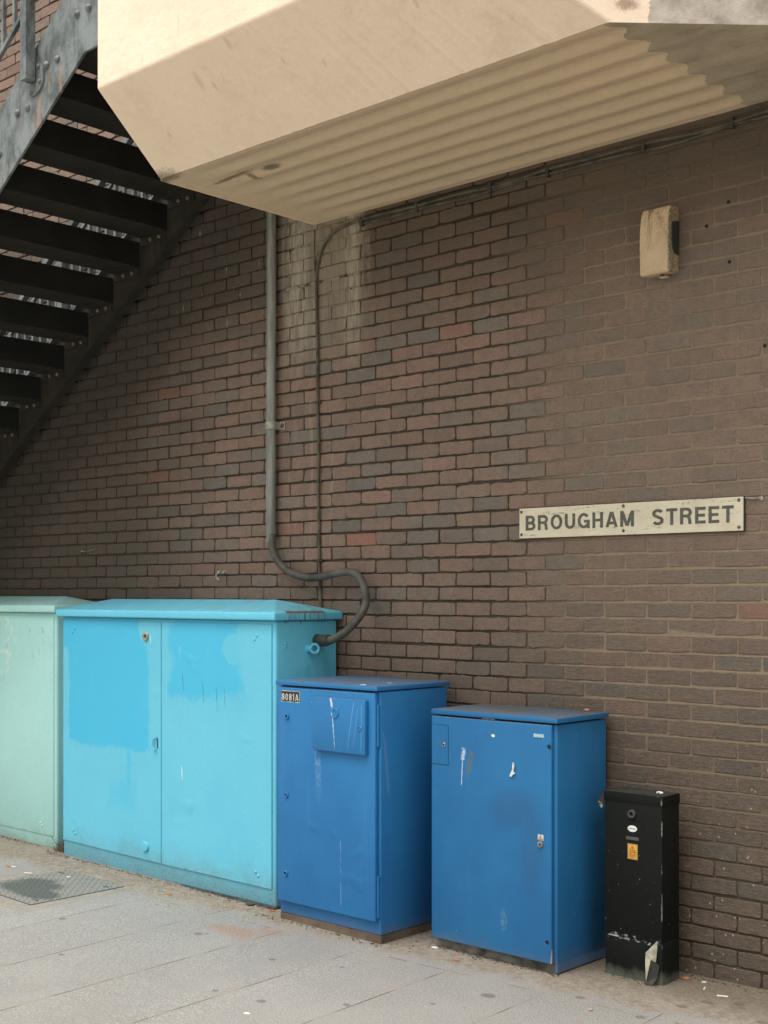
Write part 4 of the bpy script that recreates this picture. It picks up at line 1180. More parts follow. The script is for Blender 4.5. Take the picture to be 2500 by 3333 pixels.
# ---- numbered blue cabinet
def build_b1():
    th = thing('utility_cabinet', (0.385, -0.34, 0.0), 'blue street cabinet numbered 8081A with a small raised flap on its door', 'cabinet', 'painted street cabinets along the wall')
    m = M['blue1']
    bm = bmesh.new(); bx(bm, 0.030, 0.739, -0.591, -0.10, 0.046, 1.212, 0.007, 2); obj('body', bm, m, th, smooth=True)
    bm = bmesh.new(); bx(bm, 0.026, 0.741, -0.621, -0.073, 1.2165, 1.240, 0.005, 2); obj('lid', bm, m, th, smooth=True)
    bm = bmesh.new(); bx(bm, 0.060, 0.728, -0.5925, -0.45, 1.2095, 1.2160); obj('shade_strip', bm, M['dark'], th)  # solid dark strip standing for the shade under the lid
    bm = bmesh.new(); bx(bm, 0.036, 0.724, -0.617, -0.592, 0.112, 1.206, 0.006, 3); d = obj('door', bm, m, th, smooth=True)
    for (a, b) in ((0.95, 1.15), (0.13, 0.33)):
        bm = bmesh.new(); bx(bm, 0.7255, 0.735, -0.606, -0.5905, a, b, 0.002); obj('hinge', bm, m, th)
    bm = bmesh.new(); bx(bm, 0.319, 0.681, -0.642, -0.6172, 0.908, 1.171, 0.004, 2); p = obj('flap', bm, m, d, smooth=True)
    bm = bmesh.new(); lathe(bm, [(0.026, 0), (0.026, 0.002), (0.022, 0.006), (0.018, 0.004), (0.002, 0.005)], (0.479, -0.642, 1.099), 'y', 22); obj('cap', bm, m, d, smooth=True)
    ring(d, 'lock', 0.646, -0.642, 1.036, 0.013, 0.005, m, False, 0.5)
    ring(d, 'lock', 0.109, -0.617, 1.058, 0.016, 0.007, m, True, 0.5)
    ring(d, 'lock', 0.105, -0.617, 0.657, 0.015, 0.007, m, False, 0.5)
    ring(d, 'lock', 0.100, -0.617, 0.257, 0.016, 0.007, m, True, 0.5)
    bm = bmesh.new()
    poly_prism(bm, [(0.066, 1.132), (0.100, 1.1335), (0.140, 1.131), (0.165, 1.1345), (0.185, 1.130), (0.204, 1.132), (0.204, 1.188), (0.068, 1.190)], None, 'y', -0.6182, -0.6172)
    pl = obj('number_plate', bm, M['white_ink'], d)
    bm = bmesh.new(); bx(bm, 0.069, 0.2015, -0.6190, -0.6183, 1.1355, 1.1865); obj('plate_face', bm, M['black_plate'], d)
    obj('numerals', sign_bm('8081A', 0.0725, 0.1975, 1.1395, 1.1755, -0.6191, 0.0008, 0.16, 0.72), M['white_ink'], d)
    bm = bmesh.new(); bx(bm, 0.028, 0.735, -0.588, -0.11, -0.01, 0.0455, 0.004); obj('base', bm, M['base_brick'], th)
build_b1()

# ---- second blue cabinet
def tri_outline(bm, cx, z0, wdt, hgt, y, t_):
    """hollow warning triangle as three thin bars"""
    A, B, Cc = Vector((cx - wdt / 2, 0, z0)), Vector((cx + wdt / 2, 0, z0)), Vector((cx, 0, z0 + hgt))
    cen = (A + B + Cc) / 3
    o_, i_ = [A, B, Cc], [p + (cen - p) * t_ for p in (A, B, Cc)]
    for k in range(3):
        q = [o_[k], o_[(k + 1) % 3], i_[(k + 1) % 3], i_[k]]
        f0 = [bm.verts.new((p.x, y, p.z)) for p in q]; f1 = [bm.verts.new((p.x, y - 0.0006, p.z)) for p in q]
        bm.faces.new(f0[::-1]); bm.faces.new(f1)
        for s in range(4): bm.faces.new((f0[s], f0[(s + 1) % 4], f1[(s + 1) % 4], f1[s]))

def bolt_mark(bm, cx, z0, s, y):
    pts = [(0.10, 1.0), (-0.22, 0.42), (0.02, 0.46), (-0.10, 0.16), (-0.2, 0.2), (0.0, 0.0), (0.12, 0.22), (0.02, 0.20), (0.22, 0.62), (-0.02, 0.58), (0.22, 0.96)]
    poly_prism(bm, [(cx + a * s * 0.8, z0 + b * s) for a, b in pts], None, 'y', y - 0.0006, y)

def build_b2():
    th = thing('utility_cabinet', (1.29, -0.23, 0.0), 'shorter plain blue street cabinet with a dirty flat lid, beside the black pillar', 'cabinet', 'painted street cabinets along the wall')
    m = M['blue2']
    bm = bmesh.new(); bx(bm, 0.935, 1.646, -0.426, -0.036, 0.048, 1.104, 0.007, 2)
    body = obj('body', bm, m, th, smooth=True)
    bm = bmesh.new(); bx(bm, 1.632, 1.6445, -0.4245, -0.040, 0.006, 0.06, 0.002); obj('side_skirt', bm, m, th)
    bm = bmesh.new(); bx(bm, 0.928, 1.659, -0.445, -0.033, 1.1105, 1.135, 0.005, 2); obj('lid', bm, m, th, smooth=True)
    bm = bmesh.new(); bx(bm, 0.975, 1.63, -0.4285, -0.30, 1.102, 1.110); obj('shade_strip', bm, M['dark'], th)  # dark strip in place of the shade beneath this lid
    bm = bmesh.new(); bx(bm, 1.225, 1.300, -0.4315, -0.40, 1.103, 1.1085, 0.001); obj('seal_strip', bm, M['silver'], th)
    bm = bmesh.new(); bx(bm, 0.932, 1.628, -0.447, -0.4275, 0.048, 1.102, 0.005, 3); d = obj('door', bm, m, th, smooth=True)
    # inset access panel: thin proud sheet with a cut line round it
    bm = bmesh.new(); bx(bm, 0.937, 1.0365, -0.4480, -0.4469, 0.876, 1.062, 0.0004, 1); obj('access_panel', bm, m, d)
    bm = bmesh.new()
    for (a, b, c, e) in ((0.935, 1.0385, 1.0622, 1.0642), (0.935, 1.0385, 0.8735, 0.8755), (1.0368, 1.0388, 0.8757, 1.062)):
        bx(bm, a, b, -0.4474, -0.4468, c, e)
    obj('panel_seam', bm, M['dark'], d)
    ring(d, 'panel_lock', 1.010, -0.448, 0.969, 0.011, 0.003, M['silver'], True, 0.45)
    for (x, z) in ((1.617, 1.007 - 0.0), (1.606, 0.143)):
        ring(d, 'fixing_hole', x, -0.447, z, 0.012, 0.002, m, True, 0.92)
    ring(d, 'lock', 1.570, -0.447, 0.571, 0.0155, 0.007, M['silver'], True, 0.35)
    bm = bmesh.new(); bx(bm, 1.532, 1.590, -0.4490, -0.4472, 1.0435, 1.0605, 0.0006); bd = obj('badge', bm, M['badge'], d)
    obj('badge_lettering', text_bm('SIEMENS', 1.536, 1.586, 1.0475, 1.0565, -0.4491, 0.0006, 0.0), M['white'], d)
    bm = bmesh.new(); bx(bm, 1.556, 1.586, -0.4480, -0.4472, 0.5895, 0.6145); obj('warning_label', bm, M['warn_white'], d)
    bm = bmesh.new(); tri_outline(bm, 1.571, 0.5915, 0.026, 0.021, -0.4481, 0.30); bolt_mark(bm, 1.571, 0.594, 0.011, -0.4481)
    obj('warning_symbol', bm, M['sticker_ink'], d)
    bm = bmesh.new(); bx(bm, 0.890, 1.625, -0.402, -0.05, -0.02, 0.0475, 0.004); obj('base', bm, M['concrete'], th)
    # bare metal chip on the door's lower corner
    bm = bmesh.new(); poly_prism(bm, [(1.6245, 0.052), (1.6285, 0.052), (1.6288, 0.115)], None, 'y', -0.4478, -0.4400); obj('bare_edge', bm, M['backing'], d)
    # broken plastic piece stuck to the door
    bm = bmesh.new()
    pts = [(1.4235, 0.9215), (1.4275, 0.9175), (1.4265, 0.913), (1.431, 0.912), (1.4285, 0.896), (1.4255, 0.886), (1.4265, 0.880), (1.432, 0.873), (1.419, 0.864),
           (1.412, 0.856), (1.406, 0.8585), (1.4045, 0.863), (1.410, 0.872), (1.4175, 0.884), (1.4222, 0.8905), (1.4218, 0.905)]
    poly_prism(bm, pts, None, 'y', -0.4545, -0.4476)
    for v in bm.verts: v.co.y -= 0.004 * math.sin((v.co.z - 0.855) * 30)
    o = obj('plastic_scrap', bm, M['white'])
    rebase(o, (1.418, -0.448, 0.856))
    tag(o, 'small white snapped plastic scrap stuck to the blue cabinet door', 'litter')
build_b2()

# ---- black feeder pillar
def build_black():
    th = thing('feeder_pillar', (1.92, -0.18, 0.0), 'narrow black electricity pillar with a yellow danger sticker at the wall', 'cabinet')
    m = M['black']
    bm = bmesh.new(); bx(bm, 1.775, 2.065, -0.249, -0.104, 0.178, 0.795, 0.004, 2); obj('body', bm, m, th, smooth=True)
    bm = bmesh.new(); bx(bm, 1.772, 2.068, -0.252, -0.102, 0.768, 0.812, 0.004, 2); obj('cap', bm, m, th, smooth=True)
    bm = bmesh.new(); bx(bm, 1.777, 2.066, -0.2475, -0.105, -0.01, 0.1775, 0.003, 2); obj('skirt', bm, m, th, smooth=True)
    ring(th, 'lock', 1.918, -0.249, 0.722, 0.0185, 0.013, M['grey_ring'], True, 0.55)
    bm = bmesh.new(); lathe(bm, [(1.0, 0.0), (1.0, 1.0)], (0, 0, 0), 'y', 32)
    for v in bm.verts: v.co = Vector((1.918 + v.co.x * 0.0235, -0.2490 + v.co.y * 0.0008, 0.657 + v.co.z * 0.0140))
    ov = obj('oval_badge', bm, M['white'], th)
    bm = bmesh.new()
    for i in range(9): bx(bm, 1.9005 + i * 0.0039, 1.9032 + i * 0.0039, -0.2503, -0.2499, 0.6548, 0.6590 - 0.001 * (i % 2))
    obj('worn_print', bm, M['grey_ring'], th)
    bm = bmesh.new(); bx(bm, 1.887, 1.951, -0.2515, -0.2490, 0.6075, 0.6215, 0.001); obj('slot', bm, M['grey_ring'], th)
    bm = bmesh.new(); bx(bm, 1.8945, 1.9445, -0.2500, -0.2491, 0.5235, 0.5905, 0.0); s = obj('danger_sticker', bm, M['sticker_rim'], th)
    bm = bmesh.new(); bx(bm, 1.8965, 1.9425, -0.2504, -0.2500, 0.5255, 0.5885); obj('sticker_border', bm, M['sticker_ink'], s)
    bm = bmesh.new(); bx(bm, 1.8978, 1.9412, -0.2508, -0.2504, 0.5268, 0.5872); obj('sticker_field', bm, M['yellow'], s)
    bm = bmesh.new(); tri_outline(bm, 1.9195, 0.5620, 0.028, 0.022, -0.2509, 0.20); bolt_mark(bm, 1.9195, 0.5642, 0.012, -0.2509)
    bx(bm, 1.8985, 1.9405, -0.2514, -0.2509, 0.5418, 0.5424)
    obj('sticker_symbol', bm, M['sticker_ink'], s)
    obj('sticker_text', text_bm('DANGER', 1.9015, 1.9375, 0.5530, 0.5592, -0.2509, 0.0005, 0.0), M['sticker_ink'], s)
    obj('sticker_text', text_bm('230 volts', 1.9025, 1.9365, 0.5450, 0.5505, -0.2509, 0.0005, 0.0), M['sticker_ink'], s)
    bm = bmesh.new()
    for i, zz in enumerate((0.5385, 0.5350, 0.5315)):
        x = 1.9010
        while x < 1.936 - 0.004 * i:
            l_ = random.uniform(0.003, 0.007); bx(bm, x, min(x + l_, 1.938), -0.2513, -0.2509, zz, zz + 0.0012); x += l_ + 0.0018
    obj('small_print', bm, M['sticker_ink'], s)
    # torn tape at the upper left corner
    bm = bmesh.new()
    v = [bm.verts.new(p) for p in ((1.772, -0.2535, 0.811), (1.750, -0.266, 0.765), (1.757, -0.260, 0.748), (1.772, -0.2530, 0.748))]
    bm.faces.new(v)
    r_ = bmesh.ops.extrude_face_region(bm, geom=bm.faces[:])
    for e in r_['geom']:
        if isinstance(e, bmesh.types.BMVert): e.co.y += 0.0012
    obj('torn_tape', bm, M['tape'], th)
    bm = bmesh.new()
    v = [bm.verts.new(p) for p in ((1.7505, -0.266, 0.763), (1.756, -0.257, 0.742), (1.762, -0.255, 0.731), (1.770, -0.254, 0.745), (1.758, -0.2610, 0.760))]
    bm.faces.new(v)
    r_ = bmesh.ops.extrude_face_region(bm, geom=bm.faces[:])
    for e in r_['geom']:
        if isinstance(e, bmesh.types.BMVert): e.co.y += 0.0010
    obj('torn_backing', bm, M['backing'], th)
    # peeling strip hanging off the skirt
    def sheet(pts, mat, nm, th_=0.0012):
        bm = bmesh.new(); bm.faces.new([bm.verts.new(p) for p in pts])
        r_ = bmesh.ops.extrude_face_region(bm, geom=bm.faces[:])
        for e in r_['geom']:
            if isinstance(e, bmesh.types.BMVert): e.co.y += th_
        obj(nm, bm, mat, th)
    sheet([(2.043, -0.250, 0.190), (2.018, -0.262, 0.160), (1.998, -0.272, 0.135), (2.000, -0.278, 0.09), (2.006, -0.282, 0.014), (2.014, -0.277, 0.060), (2.022, -0.268, 0.108), (2.040, -0.258, 0.098), (2.043, -0.252, 0.15)], M['backing'], 'peeling_strip')
    sheet([(2.022, -0.266, 0.107), (2.040, -0.257, 0.097), (2.055, -0.252, 0.085), (2.050, -0.262, 0.035), (2.035, -0.280, 0.002), (1.998, -0.285, 0.004), (2.006, -0.280, 0.014), (2.014, -0.274, 0.060)], M['tape'], 'peeling_tape', 0.0016)
build_black()

# ------------------------------------------------------------------ street name sign
def build_sign():
    th = thing('street_sign', (1.725, 0.0, 1.955), 'weathered cream street name sign reading BROUGHAM STREET', 'sign')
    bm = bmesh.new(); bx(bm, 1.130, 2.322, -0.0165, -0.004, 1.953, 2.099, 0.002, 2); p = obj('panel', bm, M['sign'], th)
    bm = bmesh.new(); bx(bm, 1.127, 2.3265, -0.0115, -0.0020, 1.950, 2.1015, 0.001, 1); obj('backing_frame', bm, M['black_plate'], th)
    obj('street_name', sign_bm('BROUGHAM', 1.169, 1.782, 1.990, 2.063, -0.0167, 0.0010, 0.15, 0.92), M['ink'], p)
    obj('street_name', sign_bm('STREET', 1.876, 2.279, 1.990, 2.064, -0.0167, 0.0010, 0.15, 0.92), M['ink'], p)
    for (x, z) in ((1.144, 2.082), (1.144, 1.971), (1.725, 2.086), (1.725, 1.972), (2.303, 2.085), (2.303, 1.968)):
        bm = bmesh.new(); lathe(bm, [(0.0075, 0), (0.0075, 0.002), (0.003, 0.004)], (x, -0.0165, z), 'y', 10); obj('screw', bm, M['rust'], th)
build_sign()
bm = bmesh.new(); tube(bm, [(2.330, -0.010, 2.094), (2.36, -0.012, 2.089), (2.398, -0.010, 2.088)], 0.0035, 8)
lathe(bm, [(0.009, 0), (0.009, 0.006), (0.004, 0.007)], (2.402, -0.002, 2.088), 'y', 12)
o = obj('wall_tie', bm, M['silver'], smooth=True); rebase(o, (2.36, 0, 2.088)); tag(o, 'short thin metal tie fixed right of the street sign', 'bracket')

# ------------------------------------------------------------------ alarm box
def build_alarm():
    th = thing('alarm_box', (1.93, 0.0, 3.108), 'grimy cream alarm box with a dark lens high on the wall', 'alarm box')
    bm = bmesh.new()
    # side profile (y,z): belly leaning out toward the lower half
    pf = [(-0.002, 3.113), (-0.082, 3.104), (-0.090, 3.112), (-0.0905, 3.22), (-0.088, 3.31), (-0.080, 3.375), (-0.066, 3.402), (-0.002, 3.406)]
    poly_prism(bm, pf, None, 'x', 1.857, 2.004)
    bmesh.ops.bevel(bm, geom=[e for e in bm.edges], offset=0.0035, segments=2, affect='EDGES')
    c = obj('casing', bm, M['alarm'], th, smooth=True)
    bm = bmesh.new()
    pts = [(-0.062, 3.330), (-0.004, 3.343), (-0.004, 3.190), (-0.042, 3.190), (-0.060, 3.206), (-0.066, 3.24), (-0.067, 3.315)]
    poly_prism(bm, pts, None, 'x', 2.0035, 2.0075)
    bmesh.ops.bevel(bm, geom=bm.edges[:], offset=0.0015, segments=1, affect='EDGES')
    obj('lens', bm, M['lens'], th)
    bm = bmesh.new(); lathe(bm, [(0.009, -0.006), (0.009, 0.0)], (1.945, -0.045, 3.1085), 'z', 12); obj('screw', bm, M['rust'], th)
    bm = bmesh.new(); bx(bm, 1.925, 1.965, -0.04, -0.012, 3.095, 3.101, 0.002); obj('clip', bm, M['alarm'], th)
build_alarm()

# ------------------------------------------------------------------ conduit, hose and cables
def build_conduit():
    th = thing('conduit', (-0.635, -0.04, 1.97), 'upright grey metal conduit clamped to the brick wall', 'pipe')
    bm = bmesh.new()
    pts = [(-0.640 + 0.003 * math.sin(z * 2), -0.044, z) for z in np.linspace(1.985, 4.7, 26)]
    tube(bm, pts, [0.0285] + [0.0275] * 25, 18); obj('pipe', bm, M['conduit'], th, smooth=True)
    # worn seam strip up the left flank
    bm = bmesh.new()
    pts = [(-0.669 + 0.002 * math.sin(z * 17), -0.030 + 0.002 * math.sin(z * 29), z) for z in np.linspace(3.25, 3.95, 40)]
    tube(bm, pts, [0.004 + 0.002 * abs(math.sin(z * 41)) for z in range(40)], 6); obj('old_sealant', bm, M['mastic'], th, smooth=True)
    bm = bmesh.new()
    pts = [(-0.726, 0.0)]
    z0, z1 = 2.635, 2.681
    a_ = [(-0.722, -0.006), (-0.672, -0.006)] + [(-0.640 - 0.034 * math.cos(t_), -0.044 - 0.034 * math.sin(t_)) for t_ in np.linspace(-0.35, math.pi + 0.35, 16)] + [(-0.608, -0.006), (-0.566, -0.006)]
    b_ = [(p[0], p[1]) for p in a_]
    inner = [(-0.722, -0.001), (-0.669, -0.001)] + [(-0.640 - 0.030 * math.cos(t_), -0.044 - 0.030 * math.sin(t_)) for t_ in np.linspace(-0.35, math.pi + 0.35, 16)] + [(-0.611, -0.001), (-0.566, -0.001)]
    for i in range(len(a_) - 1):
        q = [a_[i], a_[i + 1], inner[i + 1], inner[i]]
        v0 = [bm.verts.new((p[0], p[1], z0)) for p in q]; v1 = [bm.verts.new((p[0], p[1], z1)) for p in q]
        bm.faces.new(v0[::-1]); bm.faces.new(v1)
        for k in range(4): bm.faces.new((v0[k], v0[(k + 1) % 4], v1[(k + 1) % 4], v1[k]))
    bmesh.ops.remove_doubles(bm, verts=bm.verts[:], dist=0.0001)
    cl = obj('clamp', bm, M['clamp'], th)
    for x in (-0.700, -0.587):
        bm = bmesh.new(); lathe(bm, [(0.015, 0), (0.015, 0.003), (0.011, 0.007)], (x, -0.006, 2.658), 'y', 14); obj('bolt', bm, M['rust'], cl)
build_conduit()

bm = bmesh.new()
hp = smooth_path([(-0.632, -0.046, 2.03), (-0.627, -0.050, 1.985), (-0.603, -0.056, 1.915), (-0.512, -0.058, 1.829), (-0.359, -0.060, 1.778), (-0.223, -0.066, 1.775), (-0.078, -0.062, 1.797),
                  (0.010, -0.062, 1.802), (0.086, -0.064, 1.775), (0.141, -0.078, 1.708), (0.190, -0.120, 1.63), (0.192, -0.180, 1.553), (0.140, -0.222, 1.482), (0.050, -0.225, 1.441), (-0.03, -0.205, 1.43), (-0.118, -0.182, 1.430)], 8)
tube(bm, hp, [0.0215 if i < len(hp) - 26 else 0.0215 for i in range(len(hp))], 16)
o = obj('flexible_hose', bm, M['hose'], smooth=True); rebase(o, (-0.1, -0.06, 1.79))
tag(o, 'thick black flexible duct snaking from the conduit into the sky blue cabinet', 'hose')
bm = bmesh.new(); tube(bm, smooth_path([(-0.1195, -0.182, 1.430), (-0.07, -0.192, 1.429), (-0.02, -0.208, 1.432), (0.02, -0.220, 1.436)], 5), [0.033] * 8 + [0.031] * 4 + [0.027] * 4, 16)
obj('sleeve', bm, M['hose_dark'], o, smooth=True)

bm = bmesh.new()
cp = smooth_path([(0.075, -0.012, 3.728), (-0.03, -0.012, 3.722), (-0.14, -0.012, 3.706), (-0.225, -0.012, 3.655), (-0.280, -0.012, 3.560), (-0.298, -0.012, 3.45), (-0.296, -0.012, 3.30), (-0.289, -0.012, 3.03),
                  (-0.287, -0.013, 2.76), (-0.279, -0.012, 2.52), (-0.281, -0.013, 2.25), (-0.277, -0.012, 2.05), (-0.274, -0.013, 1.87), (-0.268, -0.012, 1.72), (-0.258, -0.012, 1.52), (-0.255, -0.014, 1.35)], 6)
tube(bm, cp, 0.0085, 10)
th = thing('drop_cable', (-0.28, 0, 1.35), 'thin grey-brown cable curving out of the corner and dropping beside the conduit', 'cable')
obj('sheath', bm, M['cable'], th, smooth=True)
bm = bmesh.new(); tube(bm, [(-0.318, -0.008, 3.74), (-0.316, -0.008, 3.6), (-0.308, -0.008, 3.4), (-0.304, -0.008, 3.25)], 0.004, 8); obj('second_strand', bm, M['cable'], th, smooth=True)
for (x, z) in ((-0.287, 2.762), (-0.280, 2.318), (-0.275, 1.868), (-0.297, 3.55)):
    bm = bmesh.new(); bx(bm, x - 0.013, x + 0.011, -0.023, -0.001, z - 0.009, z + 0.009, 0.004); bx(bm, x + 0.009, x + 0.022, -0.014, -0.001, z - 0.007, z + 0.006, 0.003)
    obj('clip', bm, M['hose_dark'], th, smooth=True)

th = thing('cable_run', (1.3, 0, 3.70), 'pair of dull cables clipped along the wall under the walkway', 'cable')
for k, (dz, yy, r_) in enumerate(((0.0, -0.012, 0.0095), (-0.021, -0.010, 0.007))):
    pts = []
    for x in np.arange(0.04, 3.45, 0.06):
        pts.append((x, yy, 3.722 + dz + 0.007 * math.sin(x * 5.1 + k) * (1 if 0.9 < x else 0.4) + 0.004 * math.sin(x * 11 + 2 * k)))
    bm = bmesh.new(); tube(bm, pts, r_, 8); obj('cable', bm, M['cable_dark'], th, smooth=True)
for x in (0.06, 0.46, 0.95, 1.30, 1.83, 2.27, 2.75, 3.2):
    bm = bmesh.new(); bx(bm, x - 0.009, x + 0.009, -0.026, -0.001, 3.688, 3.738, 0.005); obj('clip', bm, M['hose_dark'], th, smooth=True)

# small leftover saddle clip on the wall
bm = bmesh.new()
bx(bm, -1.168, -1.088, -0.006, -0.001, 1.806, 1.824, 0.001)
tube(bm, smooth_path([(-1.130, -0.010, 1.822), (-1.125, -0.030, 1.812), (-1.138, -0.040, 1.795), (-1.130, -0.036, 1.775), (-1.120, -0.030, 1.768)], 5), 0.006, 8)
lathe(bm, [(0.010, 0), (0.010, 0.012), (0.004, 0.014)], (-1.104, -0.004, 1.814), 'y', 12)
o = obj('saddle_clip', bm, M['clamp'], smooth=True); rebase(o, (-1.128, 0, 1.80)); tag(o, 'broken pale saddle clip left on the bricks above the sky blue cabinet', 'bracket')
bm = bmesh.new(); tube(bm, smooth_path([(-2.61, -0.004, 1.965), (-2.57, -0.012, 1.973), (-2.54, -0.010, 1.972), (-2.43, -0.008, 1.985)], 5), 0.004, 8)
tube(bm, [(-2.60, -0.012, 1.966), (-2.575, -0.02, 1.976), (-2.548, -0.014, 1.968)], 0.007, 8)
o = obj('wire_hook', bm, M['silver'], smooth=True); rebase(o, (-2.5, 0, 1.97)); tag(o, 'small shiny wire hook on the dark bricks above the mint cabinet', 'hook')
# old wall plugs and holes
for (px, pz) in ((2.245, 3.38), (2.14, 3.295), (2.25, 3.12), (2.47, 3.03), (2.44, 3.10), (2.415, 2.735)):
    bm = bmesh.new(); lathe(bm, [(0.008, 0.0), (0.008, 0.0015), (0.004, 0.002)], (px, 0.0, pz), 'y', 10)
    o = obj('wall_plug', bm, M['dark']); rebase(o, (px, 0, pz)); tag(o, 'tiny dark wall plug in the bricks right of the alarm box', 'wall plug', 'old plugs and holes in the bricks')

# ------------------------------------------------------------------ manhole, litter, grit
bm = bmesh.new()
q = [(-1.715, -1.33), (-1.108, -1.341), (-1.105, -0.746), (-1.702, -0.723)]
poly_prism(bm, q, None, 'z', 0.012, 0.0345)
o = obj('access_cover', bm, M['manhole']); 
bm = bmesh.new()
for (a, b) in ((0, 1), (1, 2), (2, 3), (3, 0)):
    A, B = Vector((*q[a], 0)), Vector((*q[b], 0)); d = (B - A).normalized(); nn = Vector((d.y, -d.x, 0))
    pp = [A - d * 0.004 + nn * 0.0005, B + d * 0.004 + nn * 0.0005, B + d * 0.004 + nn * 0.0035, A - d * 0.004 + nn * 0.0035]
    poly_prism(bm, [(p.x, p.y) for p in pp], None, 'z', 0.012, 0.0338)
for (x, y) in ((-1.64, -0.80), (-1.17, -0.82), (-1.17, -1.27), (-1.64, -1.26)):
    bx(bm, x - 0.025, x + 0.025, y - 0.005, y + 0.005, 0.0346, 0.0352)
obj('frame', bm, M['dark'], o)
rebase(o, (-1.4, -1.03, 0.02))
for v in o.data.vertices: v.co.z += gz(v.co.x - 1.4, 0) - gz(-1.4, 0) - 0.0015
for c in o.children: c.location = (0, 0, 0); c.data.transform(Matrix.Translation((1.4, 1.03, -0.02)))
for c in o.children:
    for v in c.data.vertices: v.co.z += gz(v.co.x - 1.4, 0) - gz(-1.4, 0) - 0.0015
tag(o, 'square checker plate access cover with a dark wet stain in the paving', 'manhole cover')

def butt(x, y, rot, length, filt, label, z=None):
    z = gz(x, y) + 0.004 if z is None else z
    d = Vector((math.cos(rot), math.sin(rot), 0))
    c = Vector((x, y, z))
    th = thing('cigarette_end', (x, y, z - 0.004), label, 'litter', 'cigarette ends dropped on the paving')
    a, b, e = c - d * length / 2, c - d * length / 2 + d * length * filt, c + d * length / 2
    if filt > 0.01:
        bm = bmesh.new(); tube(bm, [a, b], 0.0042, 8); obj('filter', bm, M['orange'], th)
    if filt < 0.99:
        bm = bmesh.new(); tube(bm, [b, e], 0.0040, 8); obj('paper', bm, M['paper'], th)
butt(-1.994, -0.916, R(20), 0.075, 0.5, 'half smoked cigarette with orange filter left of the access cover')
butt(-1.76, -0.95, R(25), 0.055, 0.0, 'white cigarette stub on the left edge of the access cover', 0.041)
butt(-0.764, -0.688, R(5), 0.035, 1.0, 'orange cigarette filter among pale crumbs before the sky blue cabinet')
butt(2.222, -0.167, R(-70), 0.030, 0.0, 'short white cigarette end nearest the foot of the black pillar')
butt(2.331, -0.214, R(22), 0.045, 0.0, 'longest white cigarette end, on the slab right of the black pillar')
butt(2.175, -0.087, R(40), 0.018, 0.0, 'tiny white cigarette end against the wall behind the black pillar')
butt(-0.10, -0.53, R(20), 0.035, 1.0, 'orange filter in the dirt where the two nearest cabinets meet')
butt(-1.495, -0.85, R(45), 0.022, 0.0, 'tiny white cigarette end lying on the access cover', 0.041)

def chunk(name, x, y, s, mat, label, cat='litter', z=None, fl=0.5, seed=1):
    r_ = random.Random(seed)
    z = gz(x, y) if z is None else z
    bm = bmesh.new(); bmesh.ops.create_icosphere(bm, subdivisions=2, radius=s)
    for v in bm.verts: v.co = Vector((v.co.x * r_.uniform(0.8, 1.25) * 1.2, v.co.y * r_.uniform(0.8, 1.2), v.co.z * fl * r_.uniform(0.7, 1.2)))
    for v in bm.verts: v.co += Vector((x, y, z + s * fl * 0.7))
    o = obj(name, bm, mat, smooth=True); rebase(o, (x, y, z)); tag(o, label, cat)
chunk('dead_leaf', 1.171, -0.545, 0.012, M['leafm2'], 'orange curled scrap on the ground before the plain blue cabinet', fl=0.35, seed=3)
chunk('brick_crumb', 2.090, -0.092, 0.016, M['leafm2'], 'orange brick crumb between the black pillar and the wall', fl=0.4, seed=4)
chunk('gum_lump', 2.025, -0.733, 0.009, M['gum'], 'small pinkish gum lump alone on a grey slab', seed=5)
chunk('pebble', -0.285, -0.52, 0.022, M['pebble'], 'dark flat stone at the foot of the sky blue cabinet', 'stone', seed=6)
chunk('stone_chip', 0.962, -0.46, 0.016, M['paper'], 'pale stone chip at the left foot of the plain blue cabinet', 'stone', fl=0.4, seed=8)
chunk('paper_scrap', 1.035, -1.70, 0.012, M['paper'], 'white paper scrap nearest the camera on the slabs', fl=0.12, seed=9)
chunk('dead_leaf', 1.553, -0.06, 0.013, M['leafm'], 'curled dead leaf lying on the dirty blue cabinet lid', z=1.135, fl=0.6, seed=10)
chunk('bird_dropping', 0.615, -0.585, 0.017, M['white'], 'white dropping at the front edge of the numbered cabinet lid', 'dropping', z=1.2398, fl=0.10, seed=11)
chunk('bird_dropping', 0.62, -0.40, 0.012, M['paper'], 'smaller grey dropping mid way back on the numbered cabinet lid', 'dropping', z=1.2398, fl=0.10, seed=12)
bm = bmesh.new(); tube(bm, smooth_path([(2.003, -0.19, 0.8165), (2.010, -0.180, 0.818), (2.022, -0.178, 0.8175), (2.030, -0.188, 0.817), (2.022, -0.196, 0.8165)], 5), 0.0042, 8)
o = obj('cord_scrap', bm, M['white'], smooth=True); rebase(o, (2.017, -0.187, 0.812)); tag(o, 'curled white scrap lying on top of the black pillar', 'litter')

# scattered crumbs (uncountable)
bm = bmesh.new()
r_ = random.Random(5)
for i in range(650):
    if i < 650:
        x = r_.gauss(-0.55, 0.33); y = -0.52 - abs(r_.gauss(0, 0.11)) - 0.10 * max(0, 1 - abs(x + 0.65))
    else:
        x = r_.uniform(-3.0, 2.9); y = -0.12 - abs(r_.gauss(0, 0.25)) - (0.45 if x < 0.8 else 0.30 if x < 1.7 else 0.0)
    s = r_.uniform(0.0015, 0.0042)
    if y > -0.52 and x < -0.1: continue
    z = gz(x, y)
    a = r_.uniform(0, 6.28)
    ps = [(x + math.cos(a + k * 2.09) * s * r_.uniform(0.6, 1.5), y + math.sin(a + k * 2.09) * s * r_.uniform(0.6, 1.5)) for k in range(3)]
    poly_prism(bm, ps, None, 'z', z - 0.001, z + s * 0.8)
o = obj('crumbs', bm, M['sawdust']); tag(o, 'pale wood crumbs and grit strewn along the cabinets', kind='stuff')
bm = bmesh.new()
